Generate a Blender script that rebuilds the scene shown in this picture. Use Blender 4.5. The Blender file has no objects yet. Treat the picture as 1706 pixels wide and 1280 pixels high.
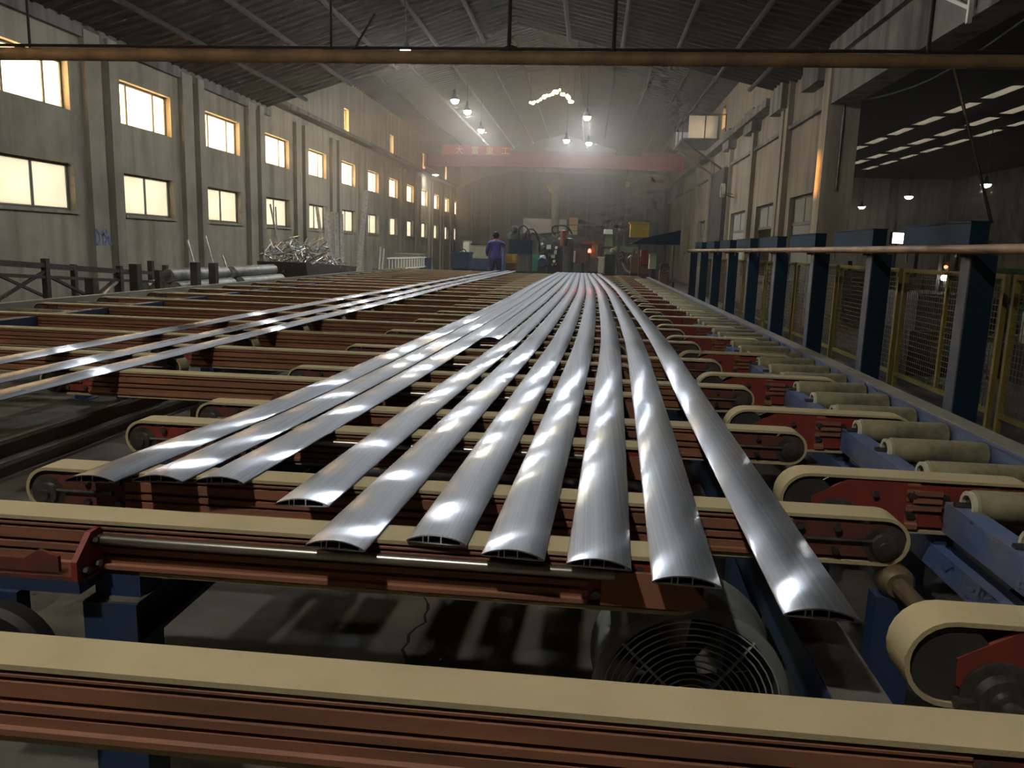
import bpy, bmesh, math, random
from mathutils import Vector, Matrix

# ------------------------------------------------------------------ camera, sky, sun, exposure
scene = bpy.context.scene
COL = scene.collection
random.seed(7)
CAM_Z = 1.6
FOCAL = 1300.0                     # focal length in pixels of the 1706 x 1280 frame
CAM_R = ((0.9946, 0.0994, 0.0306), (0.0470, -0.1673, -0.9848), (-0.0927, 0.9809, -0.1711))   # right, down, forward
cam_data = bpy.data.cameras.new('camera')
cam_data.sensor_width = 36.0
cam_data.lens = FOCAL / 1706.0 * 36.0
cam_data.clip_start = 0.05
cam_data.clip_end = 300
cam = bpy.data.objects.new('camera', cam_data)
COL.objects.link(cam)
_r, _d, _f = (Vector(v).normalized() for v in CAM_R)
_m = Matrix((_r, -_d, -_f)).transposed().to_4x4()
_m.translation = Vector((0, 0, CAM_Z))
cam.matrix_world = _m
scene.camera = cam

world = bpy.data.worlds.new('evening_sky')
scene.world = world
world.use_nodes = True
_bg = world.node_tree.nodes['Background']
_bg.inputs[0].default_value = (1.0, 0.66, 0.31, 1)
_bg.inputs[1].default_value = 17.0

sun_data = bpy.data.lights.new('low_sun', 'SUN')
sun_data.energy = 18.0
sun_data.color = (1.0, 0.40, 0.09)
sun_data.angle = math.radians(1.0)
sun = bpy.data.objects.new('low_sun', sun_data)
COL.objects.link(sun)
# light travels from the far left windows towards the camera end of the right wall
sun.rotation_euler = Vector((15.2, -12.8, -2.95)).to_track_quat('-Z', 'Y').to_euler()

LAMP_E, MAIN_E = 560.0, 900.0
HAZE_NEAR, HAZE_FAR = 0.0008, 0.018
vs = scene.view_settings
vs.view_transform = 'Standard'
vs.look = 'None'
vs.exposure = 0.3
vs.gamma = 1.0
vs.use_curve_mapping = False
scene.cycles.max_bounces = 5
scene.cycles.diffuse_bounces = 2
scene.cycles.glossy_bounces = 2
scene.cycles.transparent_max_bounces = 8
scene.cycles.transmission_bounces = 4
scene.cycles.volume_bounces = 1
scene.cycles.use_denoising = True
scene.cycles.use_adaptive_sampling = True
scene.cycles.adaptive_threshold = 0.08
scene.cycles.adaptive_min_samples = 12
scene.cycles.volume_step_rate = 2.5
scene.cycles.volume_max_steps = 64
scene.cycles.sample_clamp_indirect = 6.0
scene.cycles.caustics_reflective = False
scene.cycles.caustics_refractive = False


def ray(x, y):
    v = Vector((x - 853.0, y - 640.0, FOCAL))
    return _r * v.x + _d * v.y + _f * v.z


def at(x, y, Y):
    """world point at depth Y along the sight line through a pixel of the survey photograph"""
    d = ray(x, y)
    q = d * (Y / d.y)
    return Vector((q.x, Y, q.z + CAM_Z))


# ------------------------------------------------------------------ materials
def new_mat(name):
    m = bpy.data.materials.new(name)
    m.use_nodes = True
    nt = m.node_tree
    return m, nt, nt.nodes['Principled BSDF']


def N(nt, t, **kw):
    n = nt.nodes.new(t)
    for k, v in kw.items():
        setattr(n, k, v)
    return n


def mat(name, color, rough=0.6, metal=0.0, color2=None, scale=6.0, stretch=(1, 1, 1), bump=0.0, detail=6.0,
        lo=0.35, hi=0.65, spec=0.5, bump_scale=None):
    m, nt, p = new_mat(name)
    p.inputs['Base Color'].default_value = (*color, 1)
    p.inputs['Roughness'].default_value = rough
    p.inputs['Metallic'].default_value = metal
    p.inputs['Specular IOR Level'].default_value = spec
    if color2 is not None or bump:
        tc = N(nt, 'ShaderNodeTexCoord')
        mp = N(nt, 'ShaderNodeMapping')
        mp.inputs['Scale'].default_value = stretch
        nz = N(nt, 'ShaderNodeTexNoise')
        nz.inputs['Scale'].default_value = scale
        nz.inputs['Detail'].default_value = detail
        nz.inputs['Roughness'].default_value = 0.6
        nt.links.new(tc.outputs['Object'], mp.inputs['Vector'])
        nt.links.new(mp.outputs['Vector'], nz.inputs['Vector'])
        if color2 is not None:
            r = N(nt, 'ShaderNodeValToRGB')
            r.color_ramp.elements[0].position = lo
            r.color_ramp.elements[0].color = (*color, 1)
            r.color_ramp.elements[1].position = hi
            r.color_ramp.elements[1].color = (*color2, 1)
            nt.links.new(nz.outputs['Fac'], r.inputs['Fac'])
            nt.links.new(r.outputs['Color'], p.inputs['Base Color'])
        if bump:
            b = N(nt, 'ShaderNodeBump')
            b.inputs['Strength'].default_value = bump
            b.inputs['Distance'].default_value = 0.02
            src = nz
            if bump_scale:
                src = N(nt, 'ShaderNodeTexNoise')
                src.inputs['Scale'].default_value = bump_scale
                src.inputs['Detail'].default_value = 4
                nt.links.new(mp.outputs['Vector'], src.inputs['Vector'])
            nt.links.new(src.outputs['Fac'], b.inputs['Height'])
            nt.links.new(b.outputs['Normal'], p.inputs['Normal'])
    return m


def emit_mat(name, color, strength):
    m = bpy.data.materials.new(name)
    m.use_nodes = True
    nt = m.node_tree
    nt.nodes.remove(nt.nodes['Principled BSDF'])
    e = N(nt, 'ShaderNodeEmission')
    e.inputs[0].default_value = (*color, 1)
    e.inputs[1].default_value = strength
    nt.links.new(e.outputs[0], nt.nodes['Material Output'].inputs[0])
    return m


def plaster(name, base, dark, streak):
    """old lime plaster: broad patches, vertical runs of dirt"""
    m, nt, p = new_mat(name)
    p.inputs['Roughness'].default_value = 0.9
    tc = N(nt, 'ShaderNodeTexCoord')
    nz = N(nt, 'ShaderNodeTexNoise')
    nz.inputs['Scale'].default_value = 0.55
    nz.inputs['Detail'].default_value = 8
    nz.inputs['Roughness'].default_value = 0.65
    nt.links.new(tc.outputs['Object'], nz.inputs['Vector'])
    mp = N(nt, 'ShaderNodeMapping')
    mp.inputs['Scale'].default_value = (3.2, 3.2, 0.16)
    nt.links.new(tc.outputs['Object'], mp.inputs['Vector'])
    n2 = N(nt, 'ShaderNodeTexNoise')
    n2.inputs['Scale'].default_value = 1.0
    n2.inputs['Detail'].default_value = 6
    nt.links.new(mp.outputs['Vector'], n2.inputs['Vector'])
    r1 = N(nt, 'ShaderNodeValToRGB')
    r1.color_ramp.elements[0].position = 0.34
    r1.color_ramp.elements[0].color = (*dark, 1)
    r1.color_ramp.elements[1].position = 0.6
    r1.color_ramp.elements[1].color = (*base, 1)
    nt.links.new(nz.outputs['Fac'], r1.inputs['Fac'])
    r2 = N(nt, 'ShaderNodeValToRGB')
    r2.color_ramp.elements[0].position = 0.36
    r2.color_ramp.elements[0].color = (*streak, 1)
    r2.color_ramp.elements[1].position = 0.56
    r2.color_ramp.elements[1].color = (1, 1, 1, 1)
    nt.links.new(n2.outputs['Fac'], r2.inputs['Fac'])
    mx = N(nt, 'ShaderNodeMix', data_type='RGBA', blend_type='MULTIPLY')
    mx.inputs['Factor'].default_value = 0.85
    nt.links.new(r1.outputs['Color'], mx.inputs['A'])
    nt.links.new(r2.outputs['Color'], mx.inputs['B'])
    nt.links.new(mx.outputs['Result'], p.inputs['Base Color'])
    b = N(nt, 'ShaderNodeBump')
    b.inputs['Strength'].default_value = 0.25
    b.inputs['Distance'].default_value = 0.03
    nt.links.new(nz.outputs['Fac'], b.inputs['Height'])
    nt.links.new(b.outputs['Normal'], p.inputs['Normal'])
    return m


def aluminium():
    """mill-finish extruded aluminium: fine die lines along the length, slight waviness"""
    m, nt, p = new_mat('mill_aluminium')
    p.inputs['Metallic'].default_value = 1.0
    tc = N(nt, 'ShaderNodeTexCoord')
    mp = N(nt, 'ShaderNodeMapping')
    mp.inputs['Scale'].default_value = (170, 0.5, 60)
    nt.links.new(tc.outputs['Object'], mp.inputs['Vector'])
    nz = N(nt, 'ShaderNodeTexNoise')
    nz.inputs['Scale'].default_value = 1.0
    nz.inputs['Detail'].default_value = 3
    nt.links.new(mp.outputs['Vector'], nz.inputs['Vector'])
    r = N(nt, 'ShaderNodeValToRGB')
    r.color_ramp.elements[0].position = 0.3
    r.color_ramp.elements[0].color = (0.37, 0.38, 0.40, 1)
    r.color_ramp.elements[1].position = 0.7
    r.color_ramp.elements[1].color = (0.53, 0.54, 0.56, 1)
    nt.links.new(nz.outputs['Fac'], r.inputs['Fac'])
    nt.links.new(r.outputs['Color'], p.inputs['Base Color'])
    mr = N(nt, 'ShaderNodeMapRange')
    mr.inputs['To Min'].default_value = 0.42
    mr.inputs['To Max'].default_value = 0.52
    nt.links.new(nz.outputs['Fac'], mr.inputs['Value'])
    nt.links.new(mr.outputs['Result'], p.inputs['Roughness'])
    p.inputs['Anisotropic'].default_value = 0.5
    tv = N(nt, 'ShaderNodeCombineXYZ')
    tv.inputs[0].default_value = 1.0
    nt.links.new(tv.outputs[0], p.inputs['Tangent'])
    mp2 = N(nt, 'ShaderNodeMapping')
    mp2.inputs['Scale'].default_value = (3.0, 3.5, 3.0)
    nt.links.new(tc.outputs['Object'], mp2.inputs['Vector'])
    n2 = N(nt, 'ShaderNodeTexNoise')
    n2.inputs['Scale'].default_value = 1.0
    n2.inputs['Detail'].default_value = 2
    nt.links.new(mp2.outputs['Vector'], n2.inputs['Vector'])
    b1 = N(nt, 'ShaderNodeBump')
    b1.inputs['Strength'].default_value = 0.045
    b1.inputs['Distance'].default_value = 0.03
    nt.links.new(n2.outputs['Fac'], b1.inputs['Height'])
    b2 = N(nt, 'ShaderNodeBump')
    b2.inputs['Strength'].default_value = 0.05
    b2.inputs['Distance'].default_value = 0.002
    nt.links.new(nz.outputs['Fac'], b2.inputs['Height'])
    nt.links.new(b1.outputs['Normal'], b2.inputs['Normal'])
    nt.links.new(b2.outputs['Normal'], p.inputs['Normal'])
    # a tight bright lobe over the satin one, spread across the die lines
    g = N(nt, 'ShaderNodeBsdfAnisotropic')
    g.inputs['Roughness'].default_value = 0.155
    g.inputs['Anisotropy'].default_value = 0.86
    tl = N(nt, 'ShaderNodeCombineXYZ')
    tl.inputs[1].default_value = 1.0
    nt.links.new(r.outputs['Color'], g.inputs['Color'])
    nt.links.new(tl.outputs[0], g.inputs['Tangent'])
    nt.links.new(b1.outputs['Normal'], g.inputs['Normal'])
    mx = N(nt, 'ShaderNodeMixShader')
    mx.inputs[0].default_value = 0.55
    nt.links.new(p.outputs[0], mx.inputs[1])
    nt.links.new(g.outputs[0], mx.inputs[2])
    nt.links.new(mx.outputs[0], nt.nodes['Material Output'].inputs[0])
    return m


def clear_glass(name, tint, gloss=0.08):
    m = bpy.data.materials.new(name)
    m.use_nodes = True
    nt = m.node_tree
    nt.nodes.remove(nt.nodes['Principled BSDF'])
    t = N(nt, 'ShaderNodeBsdfTransparent')
    t.inputs[0].default_value = (*tint, 1)
    g = N(nt, 'ShaderNodeBsdfGlossy')
    g.inputs['Roughness'].default_value = 0.05
    x = N(nt, 'ShaderNodeMixShader')
    x.inputs[0].default_value = gloss
    nt.links.new(t.outputs[0], x.inputs[1])
    nt.links.new(g.outputs[0], x.inputs[2])
    nt.links.new(x.outputs[0], nt.nodes['Material Output'].inputs[0])
    return m


def frosted(name, color, trans=0.75):
    m = bpy.data.materials.new(name)
    m.use_nodes = True
    nt = m.node_tree
    nt.nodes.remove(nt.nodes['Principled BSDF'])
    tc = N(nt, 'ShaderNodeTexCoord')
    nz = N(nt, 'ShaderNodeTexNoise')
    nz.inputs['Scale'].default_value = 1.2
    nt.links.new(tc.outputs['Object'], nz.inputs['Vector'])
    r = N(nt, 'ShaderNodeValToRGB')
    r.color_ramp.elements[0].color = tuple(c * 0.75 for c in color) + (1,)
    r.color_ramp.elements[1].color = (*color, 1)
    nt.links.new(nz.outputs['Fac'], r.inputs['Fac'])
    t = N(nt, 'ShaderNodeBsdfTranslucent')
    nt.links.new(r.outputs['Color'], t.inputs[0])
    d = N(nt, 'ShaderNodeBsdfDiffuse')
    nt.links.new(r.outputs['Color'], d.inputs[0])
    x = N(nt, 'ShaderNodeMixShader')
    x.inputs[0].default_value = trans
    nt.links.new(d.outputs[0], x.inputs[1])
    nt.links.new(t.outputs[0], x.inputs[2])
    nt.links.new(x.outputs[0], nt.nodes['Material Output'].inputs[0])
    return m


M = {
    'alu': aluminium(),
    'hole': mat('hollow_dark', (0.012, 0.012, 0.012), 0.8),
    'felt': mat('felt_belt', (0.60, 0.50, 0.29), 0.95, color2=(0.50, 0.42, 0.24), scale=5, bump=0.15, bump_scale=160, lo=0.3, hi=0.7),
    'felt_in': mat('belt_inner_ply', (0.12, 0.10, 0.06), 0.9),
    'beam': mat('rust_brown_beam', (0.38, 0.16, 0.085), 0.6, color2=(0.23, 0.115, 0.07), scale=4, stretch=(0.7, 5, 5), bump=0.06),
    'red': mat('red_oxide_plate', (0.34, 0.050, 0.035), 0.5, color2=(0.22, 0.045, 0.030), scale=9),
    'dark_red': mat('dirty_red_plate', (0.20, 0.050, 0.035), 0.6, color2=(0.10, 0.05, 0.035), scale=14),
    'blue': mat('blue_paint', (0.10, 0.16, 0.36), 0.55, color2=(0.20, 0.21, 0.24), scale=5, lo=0.40, hi=0.70),
    'navy': mat('navy_paint', (0.022, 0.055, 0.145), 0.45, color2=(0.035, 0.06, 0.10), scale=5),
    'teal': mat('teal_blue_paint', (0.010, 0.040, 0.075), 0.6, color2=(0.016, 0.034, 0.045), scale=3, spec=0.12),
    'rail': mat('dusty_rail', (0.33, 0.30, 0.24), 0.6, color2=(0.22, 0.20, 0.16), scale=8, stretch=(1, 0.3, 1)),
    'roller': mat('felt_roller', (0.40, 0.36, 0.22), 0.9, color2=(0.14, 0.13, 0.075), scale=5, bump=0.2, lo=0.35, hi=0.62),
    'steel': mat('greasy_steel', (0.22, 0.21, 0.19), 0.4, 0.8, color2=(0.09, 0.085, 0.075), scale=12),
    'bright_steel': mat('bright_tube', (0.62, 0.58, 0.50), 0.3, 0.9, color2=(0.40, 0.37, 0.31), scale=3),
    'shaft': mat('rusty_shaft', (0.24, 0.19, 0.11), 0.5, 0.3, color2=(0.14, 0.10, 0.06), scale=10),
    'post_edge': mat('worn_post_edge', (0.10, 0.12, 0.16), 0.6, color2=(0.16, 0.16, 0.15), scale=6),  # bluish grey strip on one side, lighter than the column
    'dust': mat('oily_dust', (0.10, 0.085, 0.060), 0.8, color2=(0.16, 0.15, 0.13), scale=6),
    'black': mat('black_rubber', (0.015, 0.015, 0.014), 0.6),
    'wire': mat('grille_wire', (0.42, 0.43, 0.40), 0.45, 0.1),
    'drum': mat('fan_drum', (0.20, 0.22, 0.20), 0.5),
    'floor': mat('oily_concrete', (0.17, 0.155, 0.125), 0.75, color2=(0.075, 0.068, 0.055), scale=1.3, bump=0.1, bump_scale=30),
    'crack': mat('crack_line', (0.01, 0.01, 0.008), 0.9),
    'wall_l': plaster('wall_plaster_grey', (0.42, 0.375, 0.28), (0.27, 0.24, 0.18), (0.70, 0.67, 0.61)),
    'wall_r': plaster('wall_plaster_tan', (0.31, 0.265, 0.19), (0.22, 0.19, 0.14), (0.66, 0.63, 0.58)),
    'concrete': plaster('stained_concrete', (0.24, 0.225, 0.19), (0.12, 0.11, 0.095), (0.40, 0.38, 0.34)),
    'far': plaster('far_wall_paint', (0.42, 0.37, 0.27), (0.30, 0.27, 0.20), (0.7, 0.68, 0.62)),
    'sheet': plaster('grey_sheet_panel', (0.115, 0.12, 0.105), (0.06, 0.065, 0.06), (0.5, 0.5, 0.5)),
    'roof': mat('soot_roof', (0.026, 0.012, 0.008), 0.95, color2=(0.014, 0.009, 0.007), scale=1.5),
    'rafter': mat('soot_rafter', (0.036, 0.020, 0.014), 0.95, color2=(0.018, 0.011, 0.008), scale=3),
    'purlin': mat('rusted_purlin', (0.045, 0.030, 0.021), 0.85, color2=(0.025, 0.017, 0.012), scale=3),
    'rust_pipe': mat('rust_pipe', (0.46, 0.29, 0.15), 0.6, color2=(0.25, 0.16, 0.09), scale=2.5),
    'frame_dark': mat('window_frame_grey', (0.13, 0.13, 0.10), 0.5),
    'glass': clear_glass('clear_pane', (0.97, 0.96, 0.90)),
    'frost': frosted('frosted_pane', (0.285, 0.34, 0.42), 0.85),
    'frost_bright': frosted('upper_frosted_pane', (0.93, 0.95, 0.97), 0.85),
    'frost_dim': frosted('dusty_pane', (0.40, 0.40, 0.34), 0.2),  # frosted panes greyed and nearly opaque, so they look unlit
    'skylight': frosted('skylight_sheet', (0.27, 0.31, 0.38), 0.5),
    'crane_red': mat('crane_red', (0.42, 0.035, 0.045), 0.5, color2=(0.30, 0.03, 0.04), scale=1.0),
    'sign_red': mat('sign_red', (0.65, 0.07, 0.05), 0.5),
    'sign_yellow': mat('sign_letters', (0.85, 0.62, 0.25), 0.5),
    'yellow': mat('yellow_paint', (0.52, 0.36, 0.035), 0.5, color2=(0.40, 0.28, 0.05), scale=6),
    'fence_yellow': mat('fence_yellow', (0.30, 0.23, 0.045), 0.55, color2=(0.20, 0.16, 0.05), scale=6),
    'mesh_wire': mat('fence_wire', (0.22, 0.19, 0.12), 0.5, 0.4),
    'green': mat('machine_green', (0.07, 0.27, 0.17), 0.5, color2=(0.05, 0.20, 0.13), scale=3),
    'olive': mat('machine_olive', (0.13, 0.17, 0.08), 0.5),
    'beige': mat('machine_beige', (0.36, 0.34, 0.24), 0.6, color2=(0.28, 0.26, 0.18), scale=3),
    'cream': mat('cream_paint', (0.62, 0.60, 0.46), 0.6),
    'white': mat('white_paint', (0.72, 0.70, 0.64), 0.6),
    'grey': mat('machine_grey', (0.16, 0.15, 0.13), 0.6, color2=(0.10, 0.095, 0.085), scale=4),
    'charcoal': mat('machine_charcoal', (0.035, 0.035, 0.035), 0.6, color2=(0.06, 0.055, 0.045), scale=6),
    'brown': mat('machine_brown', (0.16, 0.09, 0.055), 0.6),
    'orange_paper': mat('notice_orange', (0.75, 0.42, 0.16), 0.8),
    'yellow_paper': mat('notice_yellow', (0.78, 0.66, 0.26), 0.8),
    'shirt': mat('purple_blue_shirt', (0.075, 0.060, 0.30), 0.8),
    'trousers': mat('navy_trousers', (0.030, 0.030, 0.12), 0.85),
    'skin': mat('skin', (0.36, 0.20, 0.13), 0.6),
    'hair': mat('black_hair', (0.012, 0.010, 0.009), 0.7),
    'scrap': mat('scrap_aluminium', (0.72, 0.71, 0.67), 0.35, 0.55, color2=(0.45, 0.44, 0.40), scale=12),
    'rack': mat('rack_steel', (0.045, 0.040, 0.030), 0.7, color2=(0.09, 0.07, 0.05), scale=8),
    'billet': mat('billet_aluminium', (0.42, 0.41, 0.36), 0.5, 0.5, color2=(0.25, 0.24, 0.20), scale=6),
    'graffiti': mat('blue_paint_mark', (0.19, 0.23, 0.38), 0.8),
    'lamp_body': mat('lamp_housing', (0.10, 0.10, 0.10), 0.5, 0.5),
    'lamp_cool': emit_mat('led_cool', (0.86, 0.93, 1.0), LAMP_E),
    'lamp_far': emit_mat('led_far', (0.86, 0.93, 1.0), LAMP_E * 1.3),
    'lamp_main': emit_mat('led_main', (1.0, 0.95, 0.86), MAIN_E),
    'lamp_warm': emit_mat('led_warm', (1.0, 0.90, 0.68), LAMP_E * 0.6),
    'lamp_dim': emit_mat('led_dim', (0.95, 0.95, 0.92), 150.0),
    'bulb_gold': emit_mat('gold_bulb', (1.0, 0.72, 0.25), 26.0),  # golden glow for the sunlight leaking through the roof
    'beacon_red': emit_mat('red_beacon', (1.0, 0.05, 0.03), 14.0),
    'floodlight': emit_mat('floodlight_glow', (1.0, 0.93, 0.78), 14.0),
    'headlight': emit_mat('headlight_glow', (1.0, 0.95, 0.85), 40.0),
    'taillight': emit_mat('signal_red', (1.0, 0.12, 0.05), 6.0),
}


# ------------------------------------------------------------------ mesh helpers
class MB:
    def __init__(self):
        self.v, self.f = [], []

    def box(self, x0, x1, y0, y1, z0, z1):
        n = len(self.v)
        self.v += [(x0, y0, z0), (x1, y0, z0), (x1, y1, z0), (x0, y1, z0), (x0, y0, z1), (x1, y0, z1), (x1, y1, z1), (x0, y1, z1)]
        self.f += [(n, n + 3, n + 2, n + 1), (n + 4, n + 5, n + 6, n + 7), (n, n + 1, n + 5, n + 4), (n + 1, n + 2, n + 6, n + 5),
                   (n + 2, n + 3, n + 7, n + 6), (n + 3, n, n + 4, n + 7)]
        return self

    def cbox(self, c, s):
        return self.box(c[0] - s[0] / 2, c[0] + s[0] / 2, c[1] - s[1] / 2, c[1] + s[1] / 2, c[2] - s[2] / 2, c[2] + s[2] / 2)

    def tube(self, pts, r, n=10, cap=True, closed=False):
        pts = [Vector(p) for p in pts]
        rr = r if isinstance(r, (list, tuple)) else [r] * len(pts)
        base = len(self.v)
        up = None
        m = len(pts)
        for i, p in enumerate(pts):
            a = pts[(i - 1) % m] if (i or closed) else p
            b = pts[(i + 1) % m] if (i < m - 1 or closed) else p
            t = (b - a).normalized()
            if up is None:
                up = Vector((0, 0, 1)) if abs(t.z) < 0.9 else Vector((1, 0, 0))
            s = t.cross(up)
            if s.length < 1e-6:
                s = t.cross(Vector((0.3, 1, 0.2)))
            s.normalize()
            up = s.cross(t).normalized()
            for k in range(n):
                a2 = 2 * math.pi * k / n
                self.v.append(tuple(p + (s * math.cos(a2) + up * math.sin(a2)) * rr[i]))
        for i in range(m if closed else m - 1):
            j = (i + 1) % m
            for k in range(n):
                k2 = (k + 1) % n
                self.f.append((base + i * n + k, base + i * n + k2, base + j * n + k2, base + j * n + k))
        if cap and not closed:
            self.f.append(tuple(base + k for k in range(n))[::-1])
            self.f.append(tuple(base + (m - 1) * n + k for k in range(n)))
        return self

    def bar(self, a, b, w, h=None):
        """square bar between two points"""
        h = h or w
        a, b = Vector(a), Vector(b)
        t = (b - a).normalized()
        up = Vector((0, 0, 1)) if abs(t.z) < 0.95 else Vector((0, 1, 0))
        s = t.cross(up).normalized()
        u = s.cross(t)
        n = len(self.v)
        for p in (a, b):
            for cs, cu in ((-1, -1), (1, -1), (1, 1), (-1, 1)):
                self.v.append(tuple(p + s * cs * w / 2 + u * cu * h / 2))
        self.f += [(n, n + 1, n + 2, n + 3)[::-1], (n + 4, n + 5, n + 6, n + 7)]
        for k in range(4):
            k2 = (k + 1) % 4
            self.f.append((n + k, n + k2, n + 4 + k2, n + 4 + k))
        return self

    def prism(self, poly, axis, a, b):
        """extrude a 2-D polygon along an axis; poly is (u, v) in the two other axes in xyz order"""
        n = len(self.v)
        m = len(poly)
        for t in (a, b):
            for (u, v) in poly:
                self.v.append({'x': (t, u, v), 'y': (u, t, v), 'z': (u, v, t)}[axis])
        self.f.append(tuple(range(n, n + m)))
        self.f.append(tuple(range(n + m, n + 2 * m))[::-1])
        for k in range(m):
            k2 = (k + 1) % m
            self.f.append((n + k, n + m + k, n + m + k2, n + k2))
        return self

    def lathe(self, prof, c=(0, 0, 0), n=24, axis='z'):
        base = len(self.v)
        for (r, h) in prof:
            for k in range(n):
                a = 2 * math.pi * k / n
                x, y = r * math.cos(a), r * math.sin(a)
                q = {'z': (x, y, h), 'y': (x, h, y), 'x': (h, x, y)}[axis]
                self.v.append((q[0] + c[0], q[1] + c[1], q[2] + c[2]))
        for i in range(len(prof) - 1):
            for k in range(n):
                k2 = (k + 1) % n
                self.f.append((base + i * n + k, base + i * n + k2, base + (i + 1) * n + k2, base + (i + 1) * n + k))
        return self

    def mesh(self, name, smooth=False):
        me = bpy.data.meshes.new(name)
        me.from_pydata(self.v, [], self.f)
        bm = bmesh.new()
        bm.from_mesh(me)
        bmesh.ops.recalc_face_normals(bm, faces=bm.faces)
        bm.to_mesh(me)
        bm.free()
        if smooth:
            me.shade_smooth()
            me.set_sharp_from_angle(angle=0.7)
        return me

    def build(self, name, material, parent=None, smooth=False, loc=None):
        me = self.mesh(name, smooth)
        me.materials.append(M[material] if isinstance(material, str) else material)
        return link(name, me, parent, loc)


def link(name, data, parent=None, loc=None):
    o = bpy.data.objects.new(name, data)
    COL.objects.link(o)
    if parent is not None:
        o.parent = parent
    if loc is not None:
        o.location = loc
    return o


def empty(name, loc=(0, 0, 0)):
    o = link(name, None, None, loc)
    o.empty_display_size = 0.1
    return o


def tag(o, label, cat, group=None, kind=None):
    o['label'] = label
    if cat:
        o['category'] = cat
    if group:
        o['group'] = group
    if kind:
        o['kind'] = kind
    return o


def structure(o, label=None):
    o['kind'] = 'structure'
    if label:
        o['label'] = label
    return o


CH = {}


def copy_tree(o, parent=None):
    c = o.copy()
    COL.objects.link(c)
    c.parent = parent
    for ch in CHILDREN[o.name]:
        copy_tree(ch, c)
    return c


CHILDREN = {}


def index_children(o):
    CHILDREN[o.name] = list(o.children)
    for ch in o.children:
        index_children(ch)


ORD = ('first second third fourth fifth sixth seventh eighth ninth tenth eleventh twelfth thirteenth fourteenth fifteenth sixteenth '
       'seventeenth eighteenth nineteenth twentieth twenty-first twenty-second twenty-third twenty-fourth twenty-fifth').split()

# ------------------------------------------------------------------ the building
XL, XR, YB, YF = -10.0, 5.2, -10.0, 59.5      # inner faces of the hall
YT = 24.0                                     # where the higher far section begins
EL, ER, RX, RZ = 5.6, 6.2, -2.4, 8.0          # eaves and ridge of the near section
EF, RF = 8.0, 10.0                            # eaves and ridge of the far section
TW = 0.24
BAY, WY0, WW = 3.67, 16.27, 2.03              # window bays of the left wall
UZ0, UZ1, LZ0, LZ1 = 3.94, 4.84, 2.06, 2.95
bays = [WY0 + BAY * j for j in range(-3, 12)]

floor = structure(MB().box(XL - TW, 22, YB, YF, -0.1, 0).build('floor', 'floor'), 'dark oily concrete floor under the tables')
crack = MB()
pts = [at(722, 985, 3.4), at(706, 1062, 2.9)]
pts = [Vector((-0.66 + 0.012 * math.sin(i * 2.3) - 0.02 * math.sin(i * 0.9), 3.45 - i * 0.06, 0.002)) for i in range(14)]
for i in range(13):
    a, b, w = pts[i], pts[i + 1], 0.004 + 0.004 * math.sin(i * 1.7) ** 2
    n = len(crack.v)
    crack.v += [(a.x - w, a.y, a.z), (a.x + w, a.y, a.z), (b.x + w, b.y, b.z), (b.x - w, b.y, b.z)]
    crack.f.append((n, n + 1, n + 2, n + 3))
crack.build('crack', 'crack', floor)

# left wall, built round its openings
hi_win = [(31.5, 32.1), (38.75, 39.4), (46.2, 46.85), (53.3, 53.95)]
HZ0, HZ1 = 5.9, 6.9
wl = MB()
x0, x1 = XL - TW, XL


def wcol(mb, xa, xb, ya, yb, top, holes):
    """a strip of wall from ya to yb with vertical stack of holes [(z0, z1), ...]"""
    z = 0.0
    for (a, b) in holes:
        mb.box(xa, xb, ya, yb, z, a)
        z = b
    mb.box(xa, xb, ya, yb, z, top)


cuts = sorted(set([YB, YT, YF] + [v for b in bays for v in (b, b + WW)] + [v for h in hi_win for v in h]))
for ya, yb in zip(cuts[:-1], cuts[1:]):
    mid = (ya + yb) / 2
    holes = []
    if any(b < mid < b + WW for b in bays):
        holes += [(LZ0, LZ1), (UZ0, UZ1)]
    if any(a < mid < b for a, b in hi_win):
        holes.append((HZ0, HZ1))
    wcol(wl, x0, x1, ya, yb, EL if mid < YT else EF, holes)
wall_left = structure(wl.build('wall_left', 'wall_l'), 'stained grey plaster wall with two rows of windows')
pil_a = MB().box(0, 0.12, -1.28, -0.79, 0, 5.5).mesh('pilaster')
pil_b = MB().box(0, 0.16, -0.58, -0.27, 0, 5.5).mesh('pilaster')
sill_m = MB().box(0, 0.05, -0.05, WW + 0.05, -0.06, 0).mesh('sill')
for me, m_ in ((pil_a, 'wall_l'), (pil_b, 'wall_l'), (sill_m, 'wall_l')):
    me.materials.append(M[m_])
for b in bays:
    link('pilaster', pil_a, wall_left, (XL, b, 0))
    link('pilaster', pil_b, wall_left, (XL, b, 0))
    link('sill', sill_m, wall_left, (XL, b, LZ0))
MB().box(XL, XL + 0.10, YB, YT, 5.35, 5.6).build('eave_beam', 'concrete', wall_left)
# paint marks on the plaster beside the second bay
gm = MB()
for (u, v, u2, v2) in ((0, 0, 0, .30), (0, .30, .12, .24), (.12, .24, .12, .06), (.12, .06, 0, 0),
                       (.24, .30, .24, 0), (.18, .2, .34, .22), (.34, .32, .38, .24), (.30, .16, .48, .16), (.40, .16, .28, 0), (.40, .14, .46, 0), (.46, 0, .52, .04)):
    gm.bar((XL + 0.125, 15.0 + u, 1.42 + v), (XL + 0.125, 15.0 + u2, 1.42 + v2), 0.012, 0.045)
gm.build('paint_mark', 'graffiti', wall_left)

wn = [0]


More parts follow.
